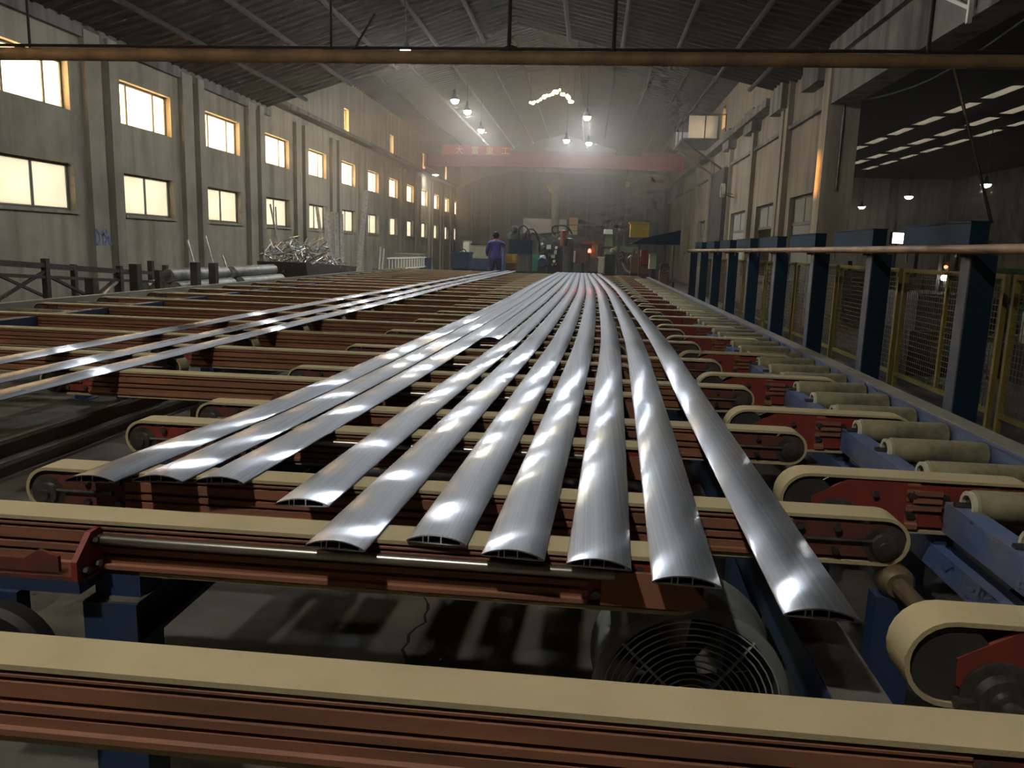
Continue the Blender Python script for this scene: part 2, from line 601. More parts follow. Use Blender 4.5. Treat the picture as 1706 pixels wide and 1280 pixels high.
def make_window(y0, y1, z0, z1, x, splits, pane, inset=0.16, bar=0.05):
    wn[0] += 1
    w = structure(empty('window_%d' % wn[0], (x - inset, y0, z0)))
    W, H = y1 - y0, z1 - z0
    f = MB()
    f.box(-.03, .03, 0, W, 0, bar).box(-.03, .03, 0, W, H - bar, H).box(-.03, .03, 0, bar, bar, H - bar).box(-.03, .03, W - bar, W, bar, H - bar)
    f.build('window_frame', 'frame_dark', w)
    edges = [bar] + [s * W for s in splits] + [W - bar]
    for s in splits:
        MB().box(-.025, .025, s * W - bar / 2, s * W + bar / 2, bar, H - bar).build('mullion', 'frame_dark', w)
    for a, b in zip(edges[:-1], edges[1:]):
        MB().box(-.004, .004, a, b, bar, H - bar).build('pane', pane, w)
    return w


for b in bays:
    make_window(b, b + WW, UZ0, UZ1, XL, (0.22, 0.74), 'frost_bright')
    make_window(b, b + WW, LZ0, LZ1, XL, (0.5,), 'frost')
for a, b in hi_win:
    make_window(a, b, HZ0, HZ1, XL, (), 'glass' if a < 33 else 'frost_bright', bar=0.03)

# right wall: solid from the big column to the far end, a lintel over the opening nearer
wr = MB()
XO = XR + 0.3
rwin = [(19.75, 21.95), (23.85, 26.25), (28.1, 30.9), (37.5, 40.0)]
rhi = [(33.9, 34.7), (41.6, 42.5), (50.0, 51.0)]
RH0, RH1 = 6.75, 7.65
cuts = sorted(set([19.0, YT, YF] + [v for p in rwin for v in p] + [v for p in rhi for v in p]))
for ya, yb in zip(cuts[:-1], cuts[1:]):
    mid = (ya + yb) / 2
    holes = []
    if any(a < mid < b for a, b in rwin):
        holes.append((1.0, 3.15))
    if any(a < mid < b for a, b in rhi):
        holes.append((RH0, RH1))
    wcol(wr, XR, XO, ya, yb, ER if mid < YT else EF, holes)
wall_right = structure(wr.build('wall_right', 'wall_r'), 'tan plaster wall with ledge and small windows')
MB().box(XR - 0.15, XO + 0.25, 18.6, 19.1, 0, 6.2).build('pillar', 'wall_l', wall_right)
MB().box(XR - 0.1, XO + 0.1, YB, 18.6, 4.95, 6.2).build('lintel_beam', 'concrete', wall_right)
MB().box(XR - 0.22, XR - 0.1, YB, 18.6, 5.85, 6.2).build('gutter_beam', 'concrete', wall_right)
for (ya, yb) in ((19.05, 24), (24, YF)):
    MB().box(XR - 0.10, XR, ya, yb, 4.95, 5.05).build('ledge', 'concrete', wall_right)
for ya in (22.4, 22.9, 26.9, 31.2, 36.2, 41.0, 46.0, 51.0, 56.0):
    MB().box(XR - 0.14, XR, ya, ya + 0.32, 0, 6.3).build('pilaster', 'wall_r', wall_right)
for ya in (19.1, 22.6, 26.5, 30.8):
    MB().box(XR - 0.3, XR, ya, ya + 1.4, 5.55, 6.25).build('corbel', 'concrete', wall_right)
for (a, b), k in zip(rwin, range(9)):
    wn[0] += 1
    w = structure(empty('window_%d' % wn[0], (XR + 0.14, a, 1.0)))
    W = b - a
    f = MB().box(-.03, .03, 0, W, 2.1, 2.15).box(-.03, .03, 0, W, 1.42, 1.50).box(-.03, .03, 0, .06, 0, 2.1).box(-.03, .03, W - .06, W, 0, 2.1)
    f.build('window_frame', 'frame_dark', w)
    MB().box(-.02, .02, W * .5 - .025, W * .5 + .025, 1.5, 2.1).build('mullion', 'frame_dark', w)
    for u0, u1 in ((.06, W * .5 - .025), (W * .5 + .025, W - .06)):
        MB().box(-.004, .004, u0, u1, 1.5, 2.1).build('pane', 'frost_dim', w)
    MB().box(-.004, .004, .06, W - .06, 0, 1.42).build('lower_pane', 'glass' if k == 1 else 'frost_dim', w)
for a, b in rhi:
    wn[0] += 1
    w = structure(empty('window_%d' % wn[0], (XR + 0.1, a, RH0)))
    MB().box(-.03, .03, 0, b - a, 0, .04).box(-.03, .03, 0, b - a, RH1 - RH0 - .04, RH1 - RH0).build('window_frame', 'frame_dark', w)
    MB().box(-.004, .004, 0, b - a, .04, RH1 - RH0 - .04).build('pane', 'glass', w)
MB().box(XR - 0.30, XR, 31.3, 34.6, 0, 4.9).build('dark_pier', 'charcoal', wall_right)
# far end
wall_far = structure(MB().box(XL - TW, 22, YF, YF + 0.3, 0, 10.2).build('wall_far', 'far'), 'hazy beige end wall of the hall')
wall_back = structure(MB().box(XL - TW, 22, YB - 0.3, YB, 0, 8.2).build('wall_back', 'wall_l'), 'plaster wall behind the camera')
# dark sheet partition in front of the end wall
pt = MB().prism([(-9.3, 0), (4.9, 0), (4.9, 6.6), (-5.4, 6.75), (-7.4, 6.3), (-9.3, 5.6)], 'y', 54.0, 54.2)
wall_partition = structure(pt.build('wall_partition', 'sheet'), 'dark grey sheet partition with a white board')
for x in (-8.2, -6.9, -5.6, -4.3, -3.0, -1.7, -0.4, 0.9, 2.2, 3.5):
    MB().box(x - 0.05, x + 0.05, 53.9, 54.0, 0, 5.5).build('stud', 'grey', wall_partition)

# roof: two pitched sections with purlins and rafters
def roof_section(y0, y1, le, re, ridge, rz, name_label, pmat='purlin'):
    t = 0.10
    mb = MB()
    mb.prism([(XL - 0.3, le), (ridge, rz), (re[0] + 0.3, re[1]), (re[0] + 0.3, re[1] + t), (ridge, rz + t), (XL - 0.3, le + t)], 'y', y0, y1)
    c = mb.build('ceiling', 'roof')
    structure(c, name_label)
    sl = (rz - le) / (ridge - XL)
    sr = (rz - re[1]) / (re[0] - ridge)
    raf = MB()
    y = y0 + 0.2
    while y < y1:
        raf.bar((XL, y, le - 0.03), (ridge, y, rz - 0.03), 0.06, 0.07)
        raf.bar((ridge, y, rz - 0.03), (re[0], y, re[1] - 0.03), 0.06, 0.07)
        y += 0.36
    r = raf.build('rafter', 'rafter', c)
    r['kind'] = 'stuff'
    for x in (XL + 1.2, XL + 2.6, XL + 4.0, XL + 5.4, XL + 6.6):
        z = le + (x - XL) * sl - 0.13
        MB().tube([(x, y0, z), (x, y1, z)], 0.06, 8).build('purlin', pmat, c, True)
    for x in (4.3, 3.3, 2.0, 0.6, -0.9):
        z = re[1] + (re[0] - x) * sr - 0.13
        MB().tube([(x, y0, z), (x, y1, z)], 0.06, 8).build('purlin', pmat, c, True)
    return c


roof_near = roof_section(YB, YT, EL, (XR, ER), RX, RZ, 'soot-dark pitched roof over the near tables')
roof_far = roof_section(YT, YF, EF, (XR, EF), RX, RF, 'higher hazy roof over the press end', 'roof')
# gable infill between the two roof heights
wall_gable = structure(MB().prism([(XL - TW, EL + .1), (RX, RZ + .1), (XO, ER + .1), (XO, EF), (RX, RF), (XL - TW, EF)], 'y', YT - 0.05, YT + 0.05).build('wall_gable', 'roof'), 'dark infill between two roof heights')

# neighbouring bay seen through the opening on the right
XE = 22.0
wall_bay_end = structure(MB().box(XO + 0.02, XE, 52.0, 52.3, 0, 6.6).build('wall_bay_end', 'wall_l'), 'pale end wall of the neighbouring bay')
wall_bay_side = structure(MB().box(XE, XE + 0.3, YB, 52.3, 0, 6.6).build('wall_bay_side', 'wall_r'), 'side wall of the neighbouring bay')
rows = [(11.7, 12.15), (13.5, 14.0), (15.0, 15.4)]
bay_roof = MB()
ys = [22 + 2.6 * i for i in range(10)]
ycuts = [YB] + [v for y in ys for v in (y, y + 2.0)] + [52.3]
xc = [XO - 0.1] + [v for r in rows for v in r] + [XE + 0.3]
for i in range(len(ycuts) - 1):
    for j in range(len(xc) - 1):
        if i % 2 == 1 and j % 2 == 1:
            continue
        bay_roof.box(xc[j], xc[j + 1], ycuts[i], ycuts[i + 1], 6.6, 6.7)
ceiling_bay = structure(bay_roof.build('ceiling_bay', 'roof'), 'dark roof of the neighbouring bay with skylight strips')
sk = {}
for (a, b) in rows:
    me = MB().box(0, b - a, 0, 2.0, 0, 0.02).mesh('skylight_panel')
    me.materials.append(M['skylight'])
    for y in ys:
        link('skylight_panel', me, ceiling_bay, (a, y, 6.62))
for x in (9.0, 14.0, 18.5):
    MB().box(x - .2, x + .2, 51.6, 52.0, 0, 6.6).build('pilaster', 'wall_r', wall_bay_end)
for k, (x, y) in enumerate(((13.9, 25.6), (10.2, 48.0))):
    structure(MB().box(x - .28, x + .28, y - .28, y + .28, 0, 6.6).box(x - .34, x + .34, y - .34, y + .34, 0, .3).build('pillar_%d' % (k + 1), 'wall_r'),
              'pale square concrete pillar in the neighbouring bay')

# ------------------------------------------------------------------ haze
hz = MB().box(XL - 0.6, 22.6, YB - 0.6, YF + 0.6, -0.3, 10.6).mesh('haze')
hm = bpy.data.materials.new('hall_haze')
hm.use_nodes = True
nt = hm.node_tree
nt.nodes.remove(nt.nodes['Principled BSDF'])
sc = N(nt, 'ShaderNodeVolumeScatter')
sc.inputs['Color'].default_value = (0.95, 0.90, 0.80, 1)
_tc = N(nt, 'ShaderNodeTexCoord')
_sx = N(nt, 'ShaderNodeSeparateXYZ')
nt.links.new(_tc.outputs['Object'], _sx.inputs[0])
_mr = N(nt, 'ShaderNodeMapRange')
_mr.interpolation_type = 'SMOOTHSTEP'
_mr.inputs['From Min'].default_value = 6.0
_mr.inputs['From Max'].default_value = 36.0
_mr.inputs['To Min'].default_value = HAZE_NEAR
_mr.inputs['To Max'].default_value = HAZE_FAR
nt.links.new(_sx.outputs['Y'], _mr.inputs['Value'])
_mz = N(nt, 'ShaderNodeMapRange')
_mz.interpolation_type = 'SMOOTHSTEP'
_mz.inputs['From Min'].default_value = 1.5
_mz.inputs['From Max'].default_value = 6.5
_mz.inputs['To Min'].default_value = 0.30
_mz.inputs['To Max'].default_value = 1.25
nt.links.new(_sx.outputs['Z'], _mz.inputs['Value'])
_mm = N(nt, 'ShaderNodeMath', operation='MULTIPLY')
nt.links.new(_mr.outputs['Result'], _mm.inputs[0])
nt.links.new(_mz.outputs['Result'], _mm.inputs[1])
_mx = N(nt, 'ShaderNodeMapRange')
_mx.inputs['From Min'].default_value = 4.5
_mx.inputs['From Max'].default_value = 8.0
_mx.inputs['To Min'].default_value = 1.0
_mx.inputs['To Max'].default_value = 0.3
nt.links.new(_sx.outputs['X'], _mx.inputs['Value'])
_m2 = N(nt, 'ShaderNodeMath', operation='MULTIPLY')
nt.links.new(_mm.outputs[0], _m2.inputs[0])
nt.links.new(_mx.outputs['Result'], _m2.inputs[1])
nt.links.new(_m2.outputs[0], sc.inputs['Density'])
sc.inputs['Anisotropy'].default_value = 0.45
nt.links.new(sc.outputs[0], nt.nodes['Material Output'].inputs['Volume'])
hz.materials.append(hm)
haze = link('haze', hz)
tag(haze, 'thin dusty haze hanging in the hall air', 'haze', kind='stuff')
haze.display_type = 'WIRE'

# ------------------------------------------------------------------ belt conveyors
BELT_W = 0.10


def belt_loop(x0, x1, r, zc, w, t=0.010, n=12):
    """closed felt belt: flat top, round ends; outer radius r, centre height zc"""
    out, inn = [], []
    for (cx, a0) in ((x1 - r, 90), (x0 + r, 270)):
        for k in range(n + 1):
            a = math.radians(a0 - 180.0 * k / n)
            out.append((cx + r * math.cos(a), zc + r * math.sin(a)))
            inn.append((cx + (r - t) * math.cos(a), zc + (r - t) * math.sin(a)))
    mb = MB()
    m = len(out)
    for (p, y) in ((out, -w / 2), (out, w / 2), (inn, -w / 2), (inn, w / 2)):
        mb.v += [(u, y, v) for u, v in p]
    for k in range(m):
        q = (k + 1) % m
        mb.f += [(k, q, m + q, m + k), (2 * m + k, 3 * m + k, 3 * m + q, 2 * m + q), (k, 2 * m + k, 2 * m + q, q), (m + k, m + q, 3 * m + q, 3 * m + k)]
    return mb


def ridged(h0, h1, w):
    """half outline of the grooved beam side, from top to bottom: (offset, z)"""
    s = (h1 - h0) / 0.118
    prof = [(w - .004, 1.0), (w, .97), (w, .93), (w - .012, .91), (w - .012, .87), (w + .001, .85), (w + .001, .60), (w - .012, .575), (w - .012, .53),
            (w + .003, .51), (w + .003, .375), (w - .012, .355), (w - .012, .31), (w + .002, .29), (w + .002, .13), (w + .010, .10), (w + .010, 0.0)]
    return [(a, h0 + (h1 - h0) * b) for a, b in prof]


def beam_mesh(xa, xb, h0, h1, w=0.048):
    right = ridged(h0, h1, w)
    poly = [(a, z) for a, z in right] + [(-a, z) for a, z in right[::-1]]
    return MB().prism(poly, 'x', xa, xb)


def bolt(mb, x, y, z, s=-1, r=0.011):
    mb.lathe([(0, y + s * .012), (r, y + s * .012), (r, y), (0, y)], (x, 0, z), 6, 'y')
    return mb


def conveyor(x0, x1, r, top, plate, long_plate, name='belt_conveyor'):
    zc = top - r
    root = empty(name)
    b = belt_loop(x0, x1, r, zc, BELT_W).build('belt', 'felt', root, True)
    h1, h0 = top - 0.016, top - 2 * r + 0.016
    pl = long_plate
    beam_mesh(x0 + pl - .02, x1 - pl + .02, h0, h1).build('beam', 'beam', root)
    for side, xe in ((-1, x0), (1, x1)):
        d = -side
        if plate == 'hex' and side == -1:
            poly = [(x0 + .105, zc - .045), (x0 + .10, zc + .012), (x0 + .215, zc + .078), (x0 + .44, zc + .078), (x0 + .44, zc - .055), (x0 + .39, zc - .085), (x0 + .20, zc - .085)]
        else:
            cx = xe + d * r
            poly = []
            for k in range(7):
                a = math.radians(90 - 180 * k / 6)
                poly.append((cx + side * (r - .022) * math.cos(a), zc + (r - .022) * math.sin(a)))
            poly += [(xe + d * pl, zc - r + .022), (xe + d * pl, zc + r - .022)]
        for s in (-1, 1):
            p = MB().prism(poly, 'y', s * .046, s * .036).build('end_plate', 'red' if plate in ('hex', 'red') else 'dark_red', root)
            xs = (xe + d * (pl - .04), xe + d * (pl - .14)) if plate != 'hex' or side == 1 else (x0 + .30, x0 + .41)
            for bx_ in xs:
                for bz_ in (zc - .03, zc + .035):
                    bolt(MB(), bx_, s * .046, bz_, s).build('bolt', 'steel', p)
            if plate != 'hex' or side == 1:
                MB().tube([(xe + d * .05, s * .05, zc), (xe + d * (pl - .06), s * .05, zc)], .006, 6).build('tension_screw', 'steel', p)
        MB().lathe([(0, -.042), (r - .011, -.042), (r - .011, .042), (0, .042)], (xe + d * r, 0, zc), 20, 'y').build('pulley', 'charcoal', root, True)
        if plate == 'hex' and side == -1:
            continue
        bb = MB().lathe([(0, -.072), (.016, -.072), (.016, -.062), (.034, -.060), (.036, -.047), (.055, -.046), (.055, -.044)], (xe + d * r, 0, zc - .012), 14, 'y')
        bb.build('bearing', 'steel', root, True)
    return root


PITCH = 1.047
N_SETS = {'M': (1.15, 22), 'L': (1.80, 21), 'R': (1.56, 22), 'F': (4.47, 18)}


def repeat(proto, y0, n, labels, cat, group, x=0.0, skip=()):
    index_children(proto)
    out = []
    for k in range(n):
        o = proto if k == 0 else copy_tree(proto)
        o.location = (x, y0 + PITCH * k, 0)
        tag(o, labels(k), cat, group)
        out.append(o)
    return out


# middle row, carries the profiles
mid = conveyor(-1.69, 0.915, 0.07, 0.90, 'plain', 0.34)
MB().box(-1.21, -1.09, -.05, .05, .70, .778).build('foot_bracket', 'navy', mid)
MB().box(.54, .66, -.05, .05, .70, .778).build('foot_bracket', 'navy', mid)
repeat(mid, 1.15, 22, lambda k: ('front edge belt conveyor crossing the whole bottom of the picture' if k == 0 else
       '%s full-width belt conveyor from the front under the fanned profiles' % ORD[k]), 'conveyor', 'full-width belt conveyors under the fanned profiles')

# second row between them, longer to the left further back
def left_conveyor(x0):
    c = conveyor(x0, 0.31, 0.07, 0.90, 'red', 0.30)
    MB().box(max(x0, -1.72), -1.195, -.13, -.02, .74, .772).build('support_shelf', 'navy', c)
    MB().tube([(max(x0, -1.2) + .02, -.068, .858), (.09, -.068, .858)], .013, 10).build('guide_tube', 'bright_steel', c, True)
    MB().box(max(x0, -1.72), -1.18, -.13, -.05, .772, .782).build('bracket_shelf', 'dark_red', c)
    pl = MB().prism([(-.15, .782), (-.05, .782), (-.05, .885), (-.09, .885), (-.15, .83)], 'x', -1.20, -1.185).build('bracket_plate', 'red', c)
    for y, z in ((-.125, .80), (-.08, .80), (-.08, .86)):
        MB().lathe([(0, .014), (.010, .014), (.010, 0), (0, 0)], (-1.185, y, z), 6, 'x').build('bolt', 'steel', pl)
    MB().prism([(max(x0, -1.62) + .02, .79), (-1.25, .79), (-1.25, .83), (-1.30, .845), (-1.34, .82), (-1.52, .82), (-1.56, .845)], 'y', -.125, -.115).build('latch_bar', 'dark_red', c)
    MB().prism([(.06, .785), (.28, .785), (.31, .80), (.25, .868), (.06, .868)], 'y', -.075, -.062).build('end_guard', 'beam', c)
    MB().box(-1.21, -1.09, -.05, .05, .70, .778).build('foot_bracket', 'navy', c)
    return c


l0 = left_conveyor(-1.77)
index_children(l0)
for k in range(2):
    o = l0 if k == 0 else copy_tree(l0)
    o.location = (0, 1.80 + PITCH * k, 0)
    tag(o, ('belt conveyor with bright tube and red bracket at the lower-left edge' if k == 0 else
            'short belt conveyor with rounded dark end beside the leftmost profile tip'), 'conveyor', 'set-back belt conveyors')
l2 = left_conveyor(-2.9)
repeat(l2, 1.80 + 2 * PITCH, 19, lambda k: '%s set-back belt conveyor reaching under the three separate profiles' % ORD[k], 'conveyor', 'set-back belt conveyors')

# far-left storage row
lf = conveyor(-5.72, -2.42, 0.07, 0.90, 'plain', 0.30)
MB().box(-5.0, -4.88, -.05, .05, .70, .778).build('foot_bracket', 'navy', lf)
MB().box(-2.84, -2.74, -.05, .05, .62, .778).build('foot_bracket', 'navy', lf)
repeat(lf, 4.47, 19, lambda k: '%s storage belt conveyor from the front, left of the three separate profiles' % ORD[k], 'conveyor', 'storage belt conveyors on the left')

# right row, short lifting belts between the rollers
rt = conveyor(0.66, 1.50, 0.092, 0.905, 'hex', 0.46)
bg_ = MB().lathe([(0, -.115), (.020, -.115), (.020, -.10), (.034, -.10), (.034, -.085), (.05, -.08), (.055, -.06), (.075, -.055), (.075, -.045), (0, -.045)], (.845, 0, .752), 18, 'y').build('bearing_housing', 'steel', rt, True)
MB().bar((.76, -.06, .735), (.84, -.06, .75), .03, .02).build('bearing_ear', 'steel', rt)
for z in (.80, .825, .85):
    MB().box(1.08, 1.17, -.056, -.046, z, z + .015).build('beam_rib', 'beam', rt)
MB().box(1.17, 1.23, -.03, .03, .68, .735).build('foot_bracket', 'navy', rt)
repeat(rt, 1.56, 22, lambda k: ('lifting belt with big felt-wrapped pulley in the lower-right corner' if k == 0 else
       '%s short lifting belt from the front, with red hexagonal plate, beside the rollers' % ORD[k]), 'conveyor', 'short lifting belts beside the rollers')

# ------------------------------------------------------------------ frames under the tables
def frame_beam(x, w, z0, z1, y0, y1, matname, label, cat='frame', legs=True, leg_step=3 * PITCH, ly0=2.0):
    root = empty('table_frame', (x, y0, 0))
    b = MB()
    b.box(-w / 2, w / 2, 0, y1 - y0, z1 - .015, z1).box(-w / 2, w / 2, 0, y1 - y0, z0, z0 + .015).box(-.012, .012, 0, y1 - y0, z0 + .015, z1 - .015)
    b.box(-w / 2, -w / 2 + .01, 0, y1 - y0, z0 + .015, z1 - .015)
    b.box(-w / 2, w / 2, -.008, 0, z0, z1)
    b.build('beam', matname, root)
    MB().box(-w / 2 + .002, w / 2, 0, y1 - y0, z1, z1 + .003).build('dust_layer', 'dust', root)
    y = ly0 - y0
    while y < y1 - y0:
        MB().box(-w / 2, w / 2, y - .05, y + .05, 0.012, z0).build('leg', matname, root)
        MB().box(-w / 2 - .05, w / 2 + .05, y - .09, y + .09, 0, .012).build('foot_plate', matname, root)
        y += leg_step
    tag(root, label, cat, 'blue longitudinal frames under the belts')
    return root


frame_beam(.60, .12, .58, .70, 1.25, 24.5, 'navy', 'blue frame beam running under the right ends of the belts', ly0=2.7)
frame_beam(-1.15, .14, .58, .70, 1.72, 24.5, 'navy', 'dark blue frame with post under the lower-left bracket', ly0=1.78)
frame_beam(-2.79, .10, .50, .62, 2.1, 24.5, 'rail', 'pale frame rail running under the three separate profiles', ly0=2.2)
frame_beam(-2.50, .06, .54, .62, 2.1, 24.5, 'rail', 'slimmer pale rail beside the larger pale frame rail', ly0=2.2)
frame_beam(-4.94, .10, .60, .70, 3.6, 24.5, 'navy', 'blue frame beam under the storage belts on the left', ly0=4.0)
# storage table's own long rails
st = empty('storage_table_edge', (-5.86, 3.0, 0))
MB().box(-.05, .05, 0, 21.5, .80, .905).build('edge_rail', 'rail', st)
for i in range(18):
    ya = 4.47 + PITCH * i - 3.0
    MB().box(.86, .98, ya + .065, ya + PITCH - .065, .79, .875).build('rail_segment', 'navy', st)
    MB().box(.89, .95, ya + .3, ya + .4, .703, .79).build('segment_foot', 'navy', st)
for i in range(8):
    MB().box(-.05, .05, i * 3.0, i * 3.0 + .1, 0, .80).build('leg', 'navy', st)
for i in range(40):
    MB().tube([(.06, .16 + i * PITCH / 2, .83), (.86, .16 + i * PITCH / 2, .83)], .028, 8).build('roller', 'roller', st, True)
tag(st, 'storage table edge with pale rail and thin rollers by the left wall', 'table')

# drive shaft with bearings along the right ends
sh = empty('drive_shaft', (.885, 1.2, .70))
MB().tube([(0, 0, .02), (0, 22.5, .02)], .024, 12).build('shaft', 'shaft', sh, True)
for i in range(11):
    y = .95 + i * 2 * PITCH
    MB().lathe([(.024, y - .04), (.036, y - .04), (.048, y - .025), (.048, y + .025), (.036, y + .04), (.024, y + .04)], (0, 0, .02), 16, 'y').build('bearing', 'shaft', sh, True)
    MB().box(-.055, .055, y - .03, y + .03, -.70, -.02).build('bearing_post', 'navy', sh)
tag(sh, 'long brown drive shaft with bearings below the right belt ends', 'shaft')

# ------------------------------------------------------------------ roller table on the right
rtb = empty('roller_table', (1.4, 1.2, 0))
L = 21.5
for i in range(20):
    ya = 1.56 + PITCH * i - 1.2
    MB().box(-.235, -.165, ya + .085, ya + PITCH - .085, .745, .845).build('inner_rail', 'blue', rtb)
MB().box(-.235, -.165, .45, L, .60, .68).build('lower_rail', 'blue', rtb)
orl = MB()
orl.box(.195, .215, 0, L, .70, .90).box(.19, .285, 0, L, .90, .912).box(.215, .285, 0, L, .70, .712)
orl.build('outer_rail', 'blue', rtb)
MB().box(.192, .284, 0, L, .9121, .918).build('rail_cap', 'rail', rtb)
for i in range(11):
    y = .50 + i * 2 * PITCH
    MB().box(-.235, -.165, y - .04, y + .04, .68, .745).build('rail_stub', 'blue', rtb)
    MB().box(-.235, -.165, y + PITCH - .04, y + PITCH + .04, .68, .745).build('rail_stub', 'blue', rtb)
    MB().box(-.235, -.165, y - .04, y + .04, 0, .60).build('leg', 'blue', rtb)
    MB().box(.20, .28, y - .04, y + .04, 0, .70).build('leg', 'blue', rtb)
    MB().box(-.165, .20, y - .03, y + .03, .30, .37).build('cross_bar', 'blue', rtb)
rol = MB().lathe([(.012, -.185), (.046, -.185), (.052, -.178), (.052, .178), (.046, .185), (.012, .185)], (0, 0, 0), 18, 'x').mesh('roller', True)
rol.materials.append(M['roller'])
rng = MB().lathe([(.034, -.20), (.047, -.20), (.047, -.186), (.034, -.186), (.034, -.20)], (0, 0, 0), 16, 'x').mesh('end_ring', True)
rng.materials.append(M['cream'])
axl = MB().tube([(-.235, 0, 0), (.20, 0, 0)], .011, 8).mesh('axle', True)
axl.materials.append(M['steel'])
yy = 1.774 - 1.2
for i in range(58):
    o = link('roller', rol, rtb, (.005, yy + i * PITCH / 3, .850))
    link('end_ring', rng, o)
    link('axle', axl, o)
tag(rtb, 'blue framed roller table with felt rollers along the right side', 'roller table')

# ------------------------------------------------------------------ aluminium profiles
HALF = 0.0735


def arc(u):
    return .004 + .019 * (1 - (u / HALF) ** 2) ** 0.85


US = [-HALF * math.cos(math.pi * k / 18) for k in range(19)]


def interp(ctrl, y):
    """Catmull-Rom through (y, x) control points"""
    if y <= ctrl[0][0]:
        (ya, xa), (yb, xb) = ctrl[0], ctrl[1]
        return xa + (xb - xa) / (yb - ya) * (y - ya)
    for i in range(len(ctrl) - 1):
        (ya, xa), (yb, xb) = ctrl[i], ctrl[i + 1]
        if y <= yb:
            t = (y - ya) / (yb - ya)
            pa = ctrl[i - 1] if i else ctrl[i]
            pb = ctrl[i + 2] if i + 2 < len(ctrl) else ctrl[i + 1]
            ma = (xb - pa[1]) / (yb - pa[0]) * (yb - ya)
            mb_ = (pb[1] - xa) / (pb[0] - ya) * (yb - ya)
            return (2 * t ** 3 - 3 * t ** 2 + 1) * xa + (t ** 3 - 2 * t ** 2 + t) * ma + (-2 * t ** 3 + 3 * t ** 2) * xb + (t ** 3 - t ** 2) * mb_
    return ctrl[-1][1]


def profile(ctrl, y0, y1, skew, label, group, z=.9005, seed=0):
    rnd = random.Random(seed)
    outer = [(-HALF, .0025), (-HALF + .002, 0)] + [(-.05, 0), (0, 0), (.045, 0)] + [(HALF - .002, 0), (HALF, .002)]
    outer += [(u, arc(u)) for u in US[::-1][1:-1]]
    cells = [(-.067, -.034), (-.031, -.021), (-.018, .010), (.013, .058)]
    holes = []
    for a, b in cells:
        m = 5
        top = [(a + (b - a) * k / m, max(arc(a + (b - a) * k / m) - .0035, .0045)) for k in range(m + 1)]
        holes.append([(a, .0028), (b, .0028)] + top[::-1])
    bm = bmesh.new()
    ph = rnd.uniform(0, 6.28)

    def P(u, zz, y):
        yy_ = y + skew * u * max(0.0, 1 - (y - y0) / .3)
        return Vector((interp(ctrl, y) + u, yy_, z + zz + .0008 * math.sin(y * 2.1 + ph)))
    ny = max(40, int((y1 - y0) / .18))
    st_y = [y0 + (y1 - y0) * (k / ny) ** 1.25 for k in range(ny + 1)]
    rings = [[bm.verts.new(P(u, zz, y)) for u, zz in outer] for y in st_y]
    n = len(outer)
    for a, b in zip(rings[:-1], rings[1:]):
        for k in range(n):
            k2 = (k + 1) % n
            f = bm.faces.new((a[k], a[k2], b[k2], b[k]))
            f.smooth = True
    bm.faces.new(rings[-1])
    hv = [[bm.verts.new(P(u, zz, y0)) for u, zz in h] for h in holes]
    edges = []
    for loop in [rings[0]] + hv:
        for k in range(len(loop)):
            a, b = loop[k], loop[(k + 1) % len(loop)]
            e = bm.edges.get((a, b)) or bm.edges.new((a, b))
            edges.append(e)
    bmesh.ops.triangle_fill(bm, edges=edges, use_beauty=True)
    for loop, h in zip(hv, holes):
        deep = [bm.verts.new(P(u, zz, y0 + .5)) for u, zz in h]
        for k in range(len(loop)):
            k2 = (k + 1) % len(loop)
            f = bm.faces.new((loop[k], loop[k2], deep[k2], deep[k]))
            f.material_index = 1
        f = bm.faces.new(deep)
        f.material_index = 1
    me = bpy.data.meshes.new('aluminium_profile')
    bmesh.ops.recalc_face_normals(bm, faces=bm.faces)
    bm.to_mesh(me)
    bm.free()
    me.set_sharp_from_angle(angle=0.6)
    me.materials.append(M['alu'])
    me.materials.append(M['hole'])
    o = link('aluminium_profile', me)
    tag(o, label, 'profile', group)
    return o


